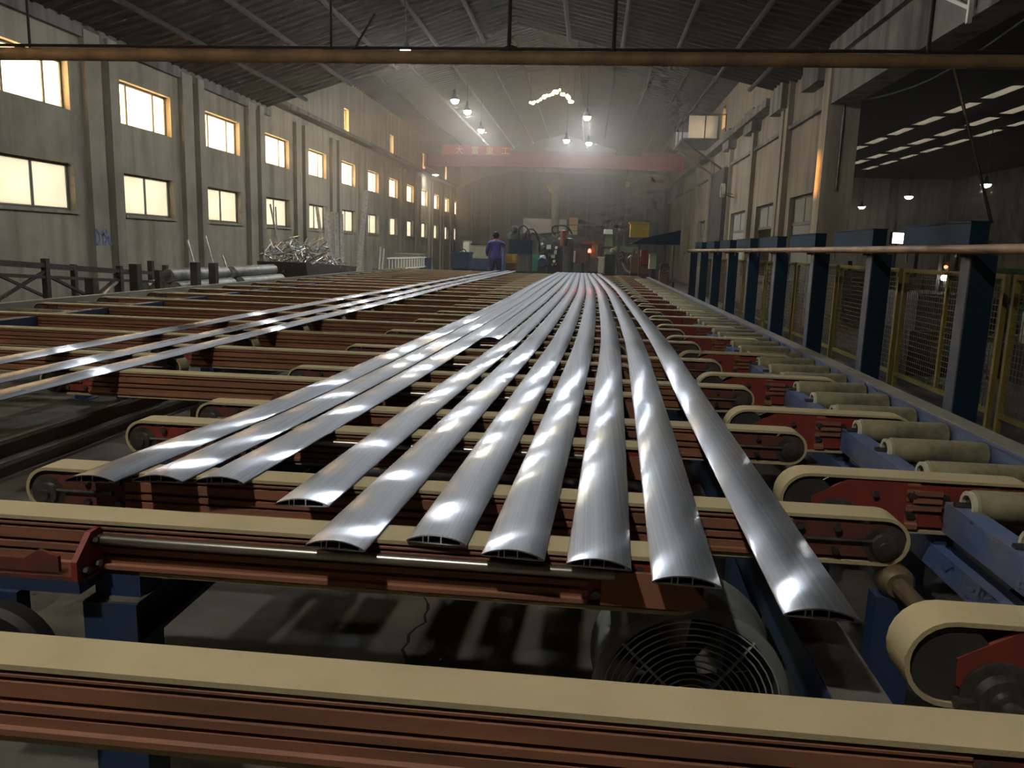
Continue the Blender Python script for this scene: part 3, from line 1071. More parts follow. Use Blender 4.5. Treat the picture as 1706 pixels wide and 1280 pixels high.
GP = 'aluminium profiles fanned across the belts'
YE = 24.6
PROF = [
    ([(1.95, -1.41), (3.75, -1.27), (5.3, -1.225), (7.8, -1.16), (11, -1.10), (16, -1.09), (YE, -.98)], 2.03, 'leftmost of the fanned profiles, its open end nearest the left edge'),
    ([(2.0, -1.225), (3.75, -1.115), (5.5, -1.06), (7.8, -1.005), (11, -.95), (16, -.93), (YE, -.84)], 2.07, 'second fanned profile from the left, end close beside the third'),
    ([(2.0, -1.05), (3.75, -.955), (5.5, -.90), (7.8, -.85), (11, -.795), (16, -.77), (YE, -.72)], 2.09, 'third fanned profile from the left, its end touching the second'),
    ([(5.9, -.745), (7.8, -.695), (11, -.64), (16, -.60), (YE, -.58)], 5.92, 'short profile ending midway between the third and fourth long ones'),
    ([(1.86, -.745), (3.45, -.685), (6.0, -.575), (10, -.485), (14, -.445), (YE, -.46)], 1.945, 'fanned profile whose end stops just short of the long beige belt'),
    ([(1.6, -.56), (3.5, -.487), (6.1, -.40), (10, -.325), (14, -.29), (YE, -.34)], 1.665, 'profile with its end over the bright tube, right of the long beige belt'),
    ([(1.67, -.336), (3.55, -.279), (6.15, -.20), (10.2, -.15), (14, -.13), (YE, -.235)], 1.74, 'profile ending fifth from the right over the red beam'),
    ([(1.62, -.148), (3.6, -.084), (6.2, -.015), (10.2, .022), (14, .02), (YE, -.14)], 1.685, 'profile ending fourth from the right over the red beam'),
    ([(1.6, .048), (3.66, .112), (6.3, .185), (10.4, .205), (14, .19), (YE, -.04)], 1.665, 'nearly upright profile in the middle right, third from the right'),
    ([(1.53, .235), (3.7, .304), (6.4, .374), (10.5, .388), (14.4, .36), (YE, .10)], 1.60, 'profile ending above the round fan, second from the right'),
    ([(1.42, .484), (3.77, .527), (6.45, .577), (10.6, .572), (15.6, .53), (YE, .27)], 1.485, 'rightmost profile reaching furthest toward the camera'),
]
for i, (c, y0, lab) in enumerate(PROF):
    profile(c, y0, YE, -.06 if i > 4 else .10, lab, GP, seed=i)
GS = 'three separate profiles on the left'
for i, (xn, lab) in enumerate(((-3.20, 'upper of the three separate profiles on the storage belts'), (-2.80, 'middle of the three separate profiles on the storage belts'),
                               (-2.52, 'lower of the three separate profiles on the storage belts'))):
    c = [(3.0, xn), (6.0, xn + .01), (10, xn + .07 - .02 * i), (15, xn + .15 - .06 * i), (YE, xn + .32 - .08 * i)]
    profile(c, 2.72 + .06 * i, YE, 0.0, lab, GS, seed=20 + i)

# ------------------------------------------------------------------ cooling fan under the table
def cooling_fan(loc, r, label):
    f = empty('cooling_fan', loc)
    cz = r + .18
    MB().lathe([(r * .93, -.02), (r, -.02), (r + .012, -.01), (r + .012, .01), (r, .02), (r, .22), (r + .012, .24), (r * .93, .24), (r * .93, -.02)], (0, 0, cz), 40, 'y').build('drum', 'drum', f, True)
    for k in range(1, 13):
        rr = r * (.13 + .80 * k / 12)
        ring = [(rr * math.cos(a), -.035 - .02 * (1 - (rr / r) ** 2), cz + rr * math.sin(a)) for a in [2 * math.pi * j / 36 for j in range(36)]]
        MB().tube(ring, .0022, 5, closed=True).build('grille_ring', 'wire', f, True)
    for k in range(4):
        a = math.radians(50 + 90 * k)
        MB().tube([(.10 * r * math.cos(a), -.062, cz + .10 * r * math.sin(a)), (.96 * r * math.cos(a), -.03, cz + .96 * r * math.sin(a))], .004, 6).build('grille_spoke', 'wire', f, True)
    MB().lathe([(0, -.068), (.11 * r, -.066), (.13 * r, -.05), (.13 * r, -.04), (0, -.04)], (0, 0, cz), 20, 'y').build('hub_cap', 'dark_red', f, True)
    MB().lathe([(0, .03), (.16 * r, .03), (.16 * r, .20), (0, .20)], (0, 0, cz), 20, 'y').build('motor', 'charcoal', f, True)
    for k in range(5):
        a = 2 * math.pi * k / 5
        t = Vector((math.cos(a), 0, math.sin(a)))
        s = Vector((-math.sin(a), 0, math.cos(a)))
        mb = MB()
        pts_ = []
        for (rr, wd, tw) in ((.15, .06, .05), (.5, .13, .04), (.88, .16, .025)):
            c_ = t * rr * r
            pts_.append((c_ - s * wd * r * 1.4 + Vector((0, .10 + tw, cz)), c_ + s * wd * r * 1.4 + Vector((0, .10 - tw, cz))))
        for pa, pb in pts_:
            mb.v += [tuple(pa), tuple(pb), tuple(pa + Vector((0, .006, 0))), tuple(pb + Vector((0, .006, 0)))]
        for i in range(2):
            q = i * 4
            mb.f += [(q, q + 1, q + 5, q + 4), (q + 2, q + 6, q + 7, q + 3), (q, q + 4, q + 6, q + 2), (q + 1, q + 3, q + 7, q + 5)]
        mb.f += [(0, 2, 3, 1), (8, 9, 11, 10)]
        mb.build('fan_blade', 'black', f)
    for sx in (-1, 1):
        MB().box(sx * r * .6 - .02, sx * r * .6 + .02, -.05, .27, 0, .04).build('foot', 'drum', f)
        MB().box(sx * r * .6 - .015, sx * r * .6 + .015, .09, .13, .04, cz - r * .76).build('stand_leg', 'drum', f)
    tag(f, label, 'fan')
    return f


cooling_fan((.315, 1.96, 0), .25, 'black drum fan with wire grille standing on the floor under the profiles')

# pulley ring seen under the bracket at the lower left
pr = empty('ring_pulley', (-1.38, 1.62, 0))
MB().lathe([(.10, -.03), (.135, -.035), (.15, -.02), (.15, .02), (.135, .035), (.10, .03), (.10, -.03)], (0, 0, .58), 32, 'y').build('rim', 'black', pr, True)
MB().lathe([(.0, -.02), (.03, -.02), (.03, .02), (0, .02)], (0, 0, .58), 16, 'y').build('hub', 'steel', pr, True)
for k in range(3):
    a = math.radians(30 + 120 * k)
    MB().bar((.025 * math.cos(a), 0, .58 + .025 * math.sin(a)), (.105 * math.cos(a), 0, .58 + .105 * math.sin(a)), .03, .02).build('spoke', 'charcoal', pr)
MB().box(-.03, .03, .035, .08, .50, .74).build('hanger', 'navy', pr)
tag(pr, 'black ring pulley below the red bracket at the lower-left edge', 'pulley')
# small motor and bracket clutter beneath the right rollers
mo = empty('gear_motor', (1.42, 2.36, 0))
MB().lathe([(0, -.12), (.07, -.12), (.085, -.10), (.085, .10), (.07, .12), (0, .12)], (0, 0, .52), 20, 'y').build('motor_body', 'charcoal', mo, True)
for k in range(7):
    MB().lathe([(.085, -.085 + k * .027), (.10, -.085 + k * .027), (.10, -.077 + k * .027), (.085, -.077 + k * .027)], (0, 0, .52), 20, 'y').build('cooling_fin', 'charcoal', mo, True)
MB().box(-.05, .05, -.10, .10, .60, .67).build('terminal_box', 'red', mo)
MB().box(-.10, .10, -.11, .11, 0, .44).build('pedestal', 'navy', mo)
tag(mo, 'dark gear motor with red terminal box under the roller table', 'motor')

# ------------------------------------------------------------------ blue posts, boxes, pipe and fence on the right
PX, PSTEP, PY0 = 3.0, 2.14, 6.46
for k in range(9):
    y = PY0 + PSTEP * k
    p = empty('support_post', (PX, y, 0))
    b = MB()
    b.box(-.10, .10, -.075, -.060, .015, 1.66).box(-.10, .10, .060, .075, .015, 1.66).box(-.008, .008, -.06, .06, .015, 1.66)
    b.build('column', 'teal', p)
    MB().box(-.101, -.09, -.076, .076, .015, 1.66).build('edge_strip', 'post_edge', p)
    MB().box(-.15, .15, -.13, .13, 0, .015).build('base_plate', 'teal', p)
    tag(p, '%s blue steel post from the right edge of the picture' % ORD[k] if k else 'blue steel post nearest the right edge, the widest one', 'post', 'blue posts along the roller table')
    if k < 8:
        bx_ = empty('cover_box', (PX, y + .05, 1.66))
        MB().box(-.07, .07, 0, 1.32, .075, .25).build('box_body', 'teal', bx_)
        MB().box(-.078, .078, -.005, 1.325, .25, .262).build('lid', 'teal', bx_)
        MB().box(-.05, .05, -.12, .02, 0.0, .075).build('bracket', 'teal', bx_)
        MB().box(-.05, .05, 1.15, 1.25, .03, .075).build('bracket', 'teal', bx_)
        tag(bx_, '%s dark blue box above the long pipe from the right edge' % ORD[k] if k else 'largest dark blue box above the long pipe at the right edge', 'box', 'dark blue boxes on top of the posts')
rp = empty('guide_pipe', (PX - .16, 1.0, 1.70))
MB().tube([(0, 0, 0), (0, 23.0, 0)], .036, 14).build('pipe', 'rust_pipe', rp, True)
for k in range(9):
    y = PY0 + PSTEP * k - 1.0
    MB().box(-.02, .09, y - .02, y + .02, -.06, -.036).build('pipe_clamp', 'steel', rp)
    MB().tube([(0, y + 1.0, -.03), (0, y + 1.0, -.11)], .01, 6).build('clamp_bolt', 'steel', rp)
tag(rp, 'long horizontal brownish pipe running in front of the blue posts', 'pipe')

FX = PX + .26
for k in range(-1, 8):
    y0 = PY0 + PSTEP * k + .06
    f = empty('fence_panel', (FX, y0, 0))
    W = PSTEP - .12
    fr = MB()
    fr.box(-.02, .02, 0, .04, 0, 1.52).box(-.02, .02, W - .04, W, 0, 1.52).box(-.02, .02, .04, W - .04, .40, .44).box(-.02, .02, .04, W - .04, 1.48, 1.52)
    fr.build('frame', 'fence_yellow', f)
    MB().box(-.02, .02, W * .5 - .02, W * .5 + .02, .44, 1.48).build('middle_bar', 'fence_yellow', f)
    wm = MB()
    ww = .0025
    n = 40
    for i in range(1, n):
        y = .04 + (W - .08) * i / n
        wm.box(-ww, ww, y - ww, y + ww, .44, 1.48)
    for i in range(1, 20):
        z = .44 + 1.04 * i / 20
        wm.box(-ww, ww, .04, W - .04, z - ww, z + ww)
    o = wm.build('wire_mesh', 'mesh_wire', f)
    o['kind'] = 'stuff'
    tag(f, ('yellow framed wire fence panel cut by the right edge' if k == -1 else '%s yellow framed wire fence panel behind the blue posts from the right' % ORD[k + 1]), 'fence', 'yellow wire fence panels')

# ------------------------------------------------------------------ overhead pipe with hangers
op = empty('overhead_pipe', (0, 9.0, 3.66))
MB().tube([(-9.9, 0, 0.0), (5.0, 0, 0.0)], .072, 16).build('pipe', 'rust_pipe', op, True)
MB().tube([(-9.9, .02, .10), (5.0, .02, .10)], .018, 8).build('conduit', 'purlin', op, True)
for x in (-6.6, -3.0, -1.0, .14, 3.4):
    z1 = (RZ - (x - RX) * (RZ - ER) / (XR - RX) if x > RX else RZ - (RX - x) * (RZ - EL) / (RX - XL)) - 3.69
    MB().tube([(x, 0, .06), (x, 0, z1)], .022 if x > -2 else .015, 8).build('hanger_rod', 'purlin', op, True)
MB().bar((-2.75, 0, .06), (-2.5, 0, .45), .02).build('brace', 'purlin', op)
MB().prism([(-1.12, .06), (-.84, .06), (-.92, .12), (-1.0, .14)], 'y', -.01, .01).build('gusset', 'purlin', op)
tag(op, 'thick rusty pipe spanning the hall overhead on hanger rods', 'pipe')
# small brackets and cables on the lintel
lb = empty('lintel_bracket', (5.02, 13.1, 5.0))
MB().bar((0, 0, .55), (0, -1.1, .05), .05).build('arm', 'white', lb)
MB().bar((0, -1.1, -.15), (0, -1.1, .35), .06).build('insulator', 'white', lb)
tag(lb, 'pale angled bracket on the concrete lintel at the upper right', 'bracket')
cb = MB()
cb.tube([(5.62, 18.0 - 0.9 * i, 4.94 - .28 * math.sin(math.pi * i / 8)) for i in range(9)], .018, 6)
tag(cb.build('sagging_cable', 'black', None, True), 'dark cable sagging below the concrete lintel', 'cable')
qa, qb = at(1590, 115, 20.0), at(1652, 372, 20.0)
tag(MB().tube([(qa.x - .08, 20.0, 6.6), tuple(qa), tuple(qb)], .035, 6).build('hanging_cable', 'black', None, True), 'thin dark cable hanging slanted in the neighbouring bay', 'cable')
dp = MB().tube([(5.38, 18.56, 4.94), (5.38, 18.56, 3.1)], .03, 8)
tag(dp.build('downpipe', 'steel', None, True), 'thin grey pipe running down the corner of the concrete pillar', 'pipe')

# ------------------------------------------------------------------ lamps
def bay_lamp(loc, top, label, warm=False, r=.14, group='high-bay lamps in the hall'):
    l = empty('high_bay_lamp', loc)
    MB().lathe([(0, .16), (.07, .16), (.09, .10), (r * .95, .03), (r, .0), (r - .01, 0.0), (r - .02, .02), (0, .02)], (0, 0, 0), 24).build('reflector', 'lamp_body', l, True)
    MB().lathe([(0, .16), (.055, .16), (.055, .30), (0, .30)], (0, 0, 0), 12).build('ballast', 'lamp_body', l, True)
    MB().lathe([(0, -.11), (r * .45, -.095), (r * .75, -.05), (r - .03, .005), (0, .012)], (0, 0, 0), 24).build('diffuser', 'lamp_far' if warm == 4 else 'lamp_dim' if warm == 3 else 'lamp_main' if warm == 2 else 'lamp_warm' if warm else 'lamp_cool', l, True)
    MB().tube([(0, 0, .30), (0, 0, max(.35, top - loc[2]))], .012, 6).build('hanging_rod', 'steel', l)
    tag(l, label, 'lamp', group)
    return l


def roof_z(x, y):
    if y < YT:
        return (RZ - (x - RX) * (RZ - ER) / (XR - RX)) if x > RX else RZ - (RX - x) * (RZ - EL) / (RX - XL)
    return (RF - (x - RX) * (RF - EF) / (XR - RX)) if x > RX else RF - (RX - x) * (RF - EF) / (RX - XL)


for (x, y, lab, warm) in (
        (-4.45, 18.6, 'flat lamp glowing just above the overhead pipe', False),
        (-4.34, 24.6, 'small yellowish lamp above the brightest hall lamp', True),
        (-4.25, 26.5, 'brightest white lamp in the hazy middle of the hall', 4),
        (-4.37, 30.6, 'small lamp below the brightest hall lamp', 4),
        (-1.20, 33.0, 'left of the two white lamps above the red crane', 4),
        (-.30, 33.7, 'right of the two white lamps above the red crane', 4),
        (-.34, 27.3, 'small lamp below the golden lights', False),
        (-4.45, 11.6, 'hall lamp above the storage table, in front of the overhead pipe', False),
        (-.35, 11.6, 'hall lamp above the middle of the fanned profiles', False),
        (-6.6, 2.0, 'hall lamp beside the storage table near the left wall', True),  # added out of view to light up the storage beams
        (-1.8, -1.0, 'strong hall lamp above and behind the camera', 2)):
    bay_lamp((x, y, 6.0), roof_z(x, y), lab, warm)
wlm = empty('wall_lamp', (-9.3, 46.6, 5.72))
MB().box(-.7, 0, -.03, .03, .12, .18).build('arm', 'steel', wlm)
MB().lathe([(0, .14), (.10, .12), (.22, 0), (.20, 0), (0, .02)], (0, 0, 0), 20).build('shade', 'lamp_body', wlm, True)
MB().lathe([(0, -.03), (.12, -.02), (.19, .005), (0, .012)], (0, 0, 0), 20).build('diffuser', 'lamp_dim', wlm, True)
tag(wlm, 'bright lamp on an arm beside the far left windows', 'lamp')
for (x, y, lab) in ((14.6, 31.7, 'brightest lamp in the neighbouring bay above the blue boxes'), (14.4, 38.4, 'middle lamp in the neighbouring bay'), (15.0, 46.6, 'dimmest lamp in the neighbouring bay next to the concrete pillar')):
    bay_lamp((x, y, 4.5), 6.6, lab, 3, r=.20, group='lamps in the neighbouring bay')

# sunlight leaking through the far roof, made as glowing beads on a wire
gs = empty('string_light', (-2.2, 30.0, 7.0))
gp = [at(x, y, 30.0) - Vector((-2.2, 30.0, 7.0)) for x, y in ((884, 171), (900, 164), (920, 155), (932, 151), (944, 160), (956, 172))]
MB().tube(gp, .012, 5).build('wire', 'black', gs)
glow_bead = MB().lathe([(0, -.075), (.05, -.06), (.075, -.01), (.055, .04), (.02, .07), (0, .07)], (0, 0, 0), 10).mesh('bulb', True)
glow_bead.materials.append(M['bulb_gold'])
for a, b in zip(gp[:-1], gp[1:]):
    m_ = max(2, int((b - a).length / .085))
    for i in range(m_):
        q = a.lerp(b, i / m_)
        o = link('bulb', glow_bead, gs, q + Vector((random.uniform(-.03, .03), random.uniform(-.1, .1), random.uniform(-.06, .02))))
        s = random.uniform(.5, 1.1)
        o.scale = (s, s, s)
for q in (gp[0], gp[3], gp[-1]):
    MB().tube([q, (q.x, q.y, roof_z(q.x - 2.2, 30) - 7.0)], .008, 5).build('hanger', 'black', gs)
tag(gs, 'golden string of bulbs hung in a gable shape under the far roof', 'string light')

# ------------------------------------------------------------------ overhead crane
cr = empty('bridge_crane', (0, 46.0, 6.2))
MB().box(-9.6, 5.0, -.25, .25, .0, .68).build('front_girder', 'crane_red', cr)
MB().box(-9.6, 5.0, -.32, .32, .68, .72).build('girder_flange', 'crane_red', cr)
MB().box(-9.6, 5.0, 1.9, 2.4, .45, 1.15).build('rear_girder', 'crane_red', cr)
for x in (-9.75, 5.0):
    MB().box(x - .15 if x > 0 else x, x if x > 0 else x + .15, -.6, 2.8, -.1, .5).build('end_truck', 'crane_red', cr)
sg = MB().box(-8.75, -4.85, -.36, -.32, .60, 1.12).build('sign_board', 'sign_red', cr)
sg['label'] = 'red sign board with four pale yellow characters'
for ch, x in (('大', -7.75), ('富', -6.85), ('重', -6.0), ('工', -5.1)):
    c = bpy.data.curves.new('sign_character', 'FONT')
    c.body = ch
    c.size = .46
    c.extrude = .01
    c.align_x = 'CENTER'
    tmp = bpy.data.objects.new('tmp_text', c)
    COL.objects.link(tmp)
    me = bpy.data.meshes.new_from_object(tmp.evaluated_get(bpy.context.evaluated_depsgraph_get()))
    bpy.data.objects.remove(tmp)
    me.materials.clear()
    me.materials.append(M['sign_yellow'])
    o = link('sign_character', me, sg, (x, -.375, .68))
    o.rotation_euler = (math.radians(90), 0, 0)
tr = MB().box(1.2, 2.6, .2, 1.9, .72, 1.2).build('trolley', 'charcoal', cr)
MB().tube([(1.9, .9, .7), (1.9, .9, -.6)], .03, 6).build('hoist_cable', 'black', tr)
MB().lathe([(0, -.9), (.12, -.85), (.14, -.65), (0, -.6)], (1.9, .9, 0), 10).build('hook_block', 'yellow', tr, True)
tag(cr, 'dark red overhead travelling crane across the far hall', 'crane')
# rail ledges for the crane
for (xa, xb) in ((XL + .08, XL + .42), (XR - .42, XR - .02)):
    pass
structure(MB().box(XL + .005, XL + .40, YT + .1, YF, 5.75, 5.88).build('trim_1', 'concrete'), 'crane rail ledge on the left wall')
structure(MB().box(XR - .40, XR - .005, YT + .1, YF, 5.85, 6.08).build('trim_2', 'concrete'), 'crane rail ledge on the right wall')
# service platform on the right wall near the crane rail
sp = empty('service_platform', (4.0, 33.0, 5.9))
MB().box(-.6, 1.15, 0, 3.2, .20, .28).build('deck', 'grey', sp)
MB().box(-.1, 1.1, 2.2, 2.3, .28, 1.5).build('back_panel', 'white', sp)
MB().box(-.6, .2, 3.1, 3.18, .28, .95).build('side_panel', 'white', sp)
for x, y in ((-.58, .02), (.3, .02), (1.1, .02), (-.58, 1.6), (-.58, 3.1)):
    MB().box(x - .02, x + .02, y - .02, y + .02, .28, 1.2).build('rail_post', 'charcoal', sp)
MB().bar((-.58, .02, 1.2), (1.1, .02, 1.2), .04).build('handrail', 'charcoal', sp)
MB().bar((-.58, .02, 1.2), (-.58, 3.1, 1.2), .04).build('handrail', 'charcoal', sp)
for y in (.3, 2.8):
    MB().bar((-.5, y, .2), (1.15, y, -.9), .07).build('bracket', 'charcoal', sp)
tag(sp, 'white panelled service platform high on the right wall', 'platform')
ef = empty('exhaust_fan', (4.72, 30.2, 3.95))
MB().lathe([(.22, -.06), (.25, -.06), (.25, .06), (.22, .06), (.22, -.06)], (0, 0, 0), 20, 'x').build('ring', 'cream', ef, True)
for k in range(4):
    a = k * math.pi / 2 + .3
    MB().bar((0, 0, 0), (0, .2 * math.cos(a), .2 * math.sin(a)), .10, .01).build('fan_blade', 'grey', ef)
MB().bar((0, .24, -.05), (.45, .5, -.1), .03).build('arm', 'charcoal', ef)
MB().bar((0, -.2, -.15), (.45, .1, -.25), .03).build('arm', 'charcoal', ef)
tag(ef, 'round wall fan on the dark pier of the right wall', 'fan')

# ------------------------------------------------------------------ press end machinery
MY = 26.0


def pbox(name, px0, py0, px1, py1, Y, depth, m, parent, bev=True):
    a, b = at(px0, py1, Y), at(px1, py0, Y)
    base = parent.location if parent is not None else Vector((0, 0, 0))
    x0, x1 = sorted((a.x, b.x))
    z0, z1 = sorted((a.z, b.z))
    return MB().box(x0 - base.x, x1 - base.x, Y - base.y, Y + depth - base.y, max(z0, 0) - base.z, z1 - base.z).build(name, m, parent)


def machine(name, px, Y):
    p = at(px, 450, Y)
    return empty(name, (p.x, Y, 0))


def legs_to_floor(parent, px0, px1, py, Y, depth, m='charcoal'):
    a, b = at(px0, py, Y), at(px1, py, Y)
    L_ = parent.location
    MB().box(a.x - L_.x + .01, b.x - L_.x - .01, Y + .02 - L_.y, Y + depth - .02 - L_.y, 0, a.z).build('plinth', m, parent)


def hose(parent, pix, Y, r, m='black'):
    pts_ = [at(x, y, Y) - parent.location for x, y in pix]
    # smooth the polyline
    out = []
    for i in range(len(pts_) - 1):
        p0 = pts_[max(i - 1, 0)]
        p1, p2 = pts_[i], pts_[i + 1]
        p3 = pts_[min(i + 2, len(pts_) - 1)]
        for k in range(5):
            t = k / 5
            out.append(0.5 * ((2 * p1) + (-p0 + p2) * t + (2 * p0 - 5 * p1 + 4 * p2 - p3) * t * t + (-p0 + 3 * p1 - 3 * p2 + p3) * t ** 3))
    out.append(pts_[-1])
    return MB().tube(out, r, 6).build('hose', m, parent, True)


# blue oil tank
t = machine('oil_tank', 766, 25.6)
pbox('tank_body', 752, 423, 781, 447, 25.6, .8, 'navy', t)
pbox('tank_lid', 751, 420, 782, 423, 25.55, .9, 'navy', t)
legs_to_floor(t, 753, 780, 447, 25.65, .6)
hose(t, ((765, 421), (768, 416), (774, 416), (777, 421)), 25.8, .02)
tag(t, 'low dark blue tank left of the worker', 'tank')
t = machine('control_cabinet', 778, 28.0)
pbox('cabinet_body', 770, 401, 783, 445, 28.0, .5, 'beige', t)
legs_to_floor(t, 770, 783, 444, 28.0, .5)
pbox('door', 771.5, 404, 781.5, 430, 27.97, .03, 'cream', t)
tag(t, 'beige control cabinet left of the worker', 'cabinet')
t = machine('guard_panel', 800, 27.6)
pbox('panel', 785, 408, 813, 430, 27.6, .06, 'beige', t)
pbox('top_rail', 784, 406.5, 814, 408, 27.58, .1, 'charcoal', t)
pbox('lower_panel', 785, 431, 813, 449, 27.58, .1, 'navy', t)
legs_to_floor(t, 785, 813, 449, 27.6, .06)
tag(t, 'olive beige guard panel between cabinet and worker', 'panel')
# hydraulic unit with hoses
t = machine('hydraulic_unit', 868, 27.0)
pbox('oil_tank', 847, 400, 886, 424, 27.0, 1.2, 'teal', t)
pbox('frame', 845, 424, 888, 427, 26.95, 1.3, 'charcoal', t)
pbox('leg', 846, 427, 849, 452, 27.0, .15, 'charcoal', t)
pbox('leg', 883, 427, 887, 452, 27.0, .15, 'charcoal', t)
legs_to_floor(t, 846, 887, 452, 27.0, 1.0)
for px_, r_ in ((851, 7), (859, 9), (868, 6), (877, 7)):
    c_ = at(px_, 394, 27.5) - t.location
    MB().lathe([(0, .0), (r_ * .018, .0), (r_ * .018, .16), (r_ * .012, .24), (0, .26)], (c_.x, c_.y, c_.z - .12), 12).build('pump', 'charcoal', t, True)
MB().lathe([(0, 0), (.09, .02), (.12, .12), (.09, .22), (0, .26)], tuple(at(857, 388, 27.4) - t.location), 12).build('accumulator', 'charcoal', t, True)
for hx in (((864, 398), (865, 381), (872, 376), (880, 383), (882, 399)), ((874, 398), (879, 384), (889, 383), (897, 397), (899, 420)), ((880, 396), (886, 389), (893, 391), (897, 402))):
    hose(t, hx, 27.3, .03)
pbox('valve_block', 886, 410, 896, 424, 27.1, .4, 'grey', t)
tag(t, 'blue hydraulic unit with arching black hoses', 'machine')
t = machine('yellow_bin', 851, 25.8)
pbox('bin_body', 842.5, 424, 859.5, 438, 25.8, .5, 'yellow', t)
pbox('bin_rim', 841.5, 432, 860.5, 434, 25.77, .56, 'yellow', t)
pbox('lower_bin', 843, 438, 859, 449, 25.82, .45, 'brown', t)
legs_to_floor(t, 843, 859, 449, 25.84, .4)
tag(t, 'small yellow bin right of the worker', 'bin')
t = machine('green_cabinet', 892, 25.9)
pbox('cabinet_body', 886, 424, 900, 452, 25.9, .4, 'green', t)
pbox('door', 888, 427, 899, 448, 25.87, .03, 'green', t)
legs_to_floor(t, 886, 900, 452, 25.9, .4)
tag(t, 'small bright green cabinet beside the hydraulic unit', 'cabinet')
t = machine('electric_motor', 905, 25.5)
c_ = at(904, 437, 25.6) - t.location
MB().lathe([(0, -.2), (.14, -.2), (.17, -.15), (.17, .15), (.14, .2), (0, .2)], tuple(c_), 16, 'y').build('motor_body', 'navy', t, True)
MB().lathe([(0, .0), (.10, .0), (.09, .06), (0, .08)], (c_.x, c_.y, c_.z + .15), 12).build('fan_cover', 'white', t, True)
MB().box(c_.x - .15, c_.x + .15, c_.y - .15, c_.y + .15, 0, c_.z - .15).build('pedestal', 'charcoal', t)
tag(t, 'blue electric motor with white top by the profile exit', 'motor')
t = machine('press_platen', 950, 29.0)
pbox('platen', 902, 405, 940, 452, 29.0, .8, 'charcoal', t)
pbox('tie_frame', 905, 396, 990, 405, 29.3, .5, 'charcoal', t)
legs_to_floor(t, 902, 940, 452, 29.0, .8)
for px_, py_ in ((912, 418), (926, 420), (912, 440), (926, 440)):
    c_ = at(px_, py_, 28.95) - t.location
    MB().lathe([(0, -.15), (.05, -.15), (.07, -.05), (.07, 0), (0, 0)], tuple(c_), 12, 'y').build('tie_nut', 'steel', t, True)
rq = random.Random(11)
for i in range(16):
    qx, qy = rq.uniform(901, 938), rq.uniform(398, 446)
    k_ = i % 4
    if k_ == 0:
        pbox('valve_box', qx, qy, qx + rq.uniform(3, 7), qy + rq.uniform(3, 8), 28.7, .28, rq.choice(['grey', 'beige', 'steel', 'teal']), t)
    elif k_ == 1:
        hose(t, ((qx, qy), (qx + 4, qy - 5), (qx + 9, qy + 3), (qx + 8, qy + 12)), 28.8, .022, rq.choice(['black', 'steel']))
    else:
        c_ = at(qx, qy, 28.9) - t.location
        MB().lathe([(0, -.22), (.045, -.22), (.06, -.08), (.06, 0), (0, 0)], tuple(c_), 10, 'y').build('fitting', rq.choice(['steel', 'scrap', 'cream', 'dark_red']), t, True)
pbox('gauge_box', 910, 408, 918, 415, 28.9, .1, 'cream', t)
tag(t, 'dark press body where the profiles emerge', 'press')
t = machine('accumulator_tank', 947, 27.2)
a, b = at(937, 445, 27.5), at(957, 398, 27.5)
r_ = (b.x - a.x) / 2
MB().lathe([(0, 0), (r_, 0), (r_, b.z - .1), (r_ * .8, b.z), (0, b.z + .03)], ((a.x + b.x) / 2 - t.location.x, .3, 0), 20).build('tank', 'charcoal', t, True)
MB().lathe([(0, 0), (r_ * .6, 0), (r_ * .6, .5), (0, .55)], (a.x - t.location.x, .1, 1.75), 14).build('side_cylinder', 'dark_red', t, True)
hose(t, ((925, 392), (920, 384), (923, 377), (938, 376), (947, 380), (953, 390)), 27.3, .03)
hose(t, ((900, 390), (925, 388), (950, 383)), 27.4, .035)
tag(t, 'dark upright tank with red cylinder and bent pipes', 'tank')
t = machine('profile_saw', 968, 26.4)
pbox('housing', 956, 416, 978, 438, 26.4, .5, 'brown', t)
pbox('guard', 955, 418, 959, 437, 26.35, .4, 'cream', t)
pbox('post', 968, 438, 974, 454, 26.5, .3, 'charcoal', t)
legs_to_floor(t, 968, 974, 454, 26.5, .3)
pbox('pipe_run', 964, 403, 1003, 406, 26.6, .1, 'brown', t)
pbox('pipe_drop', 964, 403, 967, 416, 26.6, .1, 'brown', t)
tag(t, 'brown saw housing at the profile exit', 'machine')
t = machine('operator_panel', 988, 26.5)
pbox('panel', 978.5, 430, 999, 452, 26.5, .25, 'grey', t)
pbox('column', 985, 408, 996, 430, 26.6, .2, 'olive', t)
legs_to_floor(t, 979, 999, 452, 26.5, .25)
c_ = at(982, 421, 26.45) - t.location
MB().lathe([(0, 0), (.05, 0), (.055, .06), (.03, .12), (0, .13)], tuple(c_), 12).build('red_beacon', 'beacon_red', t, True)
MB().tube([(c_.x, c_.y, c_.z), (c_.x, c_.y, at(982, 432, 26.45).z)], .02, 6).build('beacon_stem', 'charcoal', t)
tag(t, 'grey operator panel with a glowing red beacon', 'panel')
t = machine('cream_column', 1001, 25.6)
pbox('column', 996, 430, 1006, 455, 25.6, .2, 'cream', t)
legs_to_floor(t, 996, 1006, 455, 25.6, .2)
pbox('cap', 995, 428, 1007, 430, 25.58, .25, 'white', t)
tag(t, 'pale cream column at the end of the roller table', 'column')
t = machine('press_valve', 1016, 25.9)
pbox('valve_body', 1007, 424, 1025, 455, 25.9, .5, 'charcoal', t)
pbox('brace_frame', 1002, 411, 1022, 415, 26.0, .3, 'dark_red', t)
pbox('brace_frame', 1000, 413, 1004, 428, 26.0, .3, 'dark_red', t)
c_ = at(1020, 419, 25.8) - t.location
MB().lathe([(0, -.06), (.08, -.05), (.09, 0), (.06, .08), (0, .1)], tuple(c_), 14).build('gauge', 'beige', t, True)
legs_to_floor(t, 1007, 1025, 455, 25.9, .5)
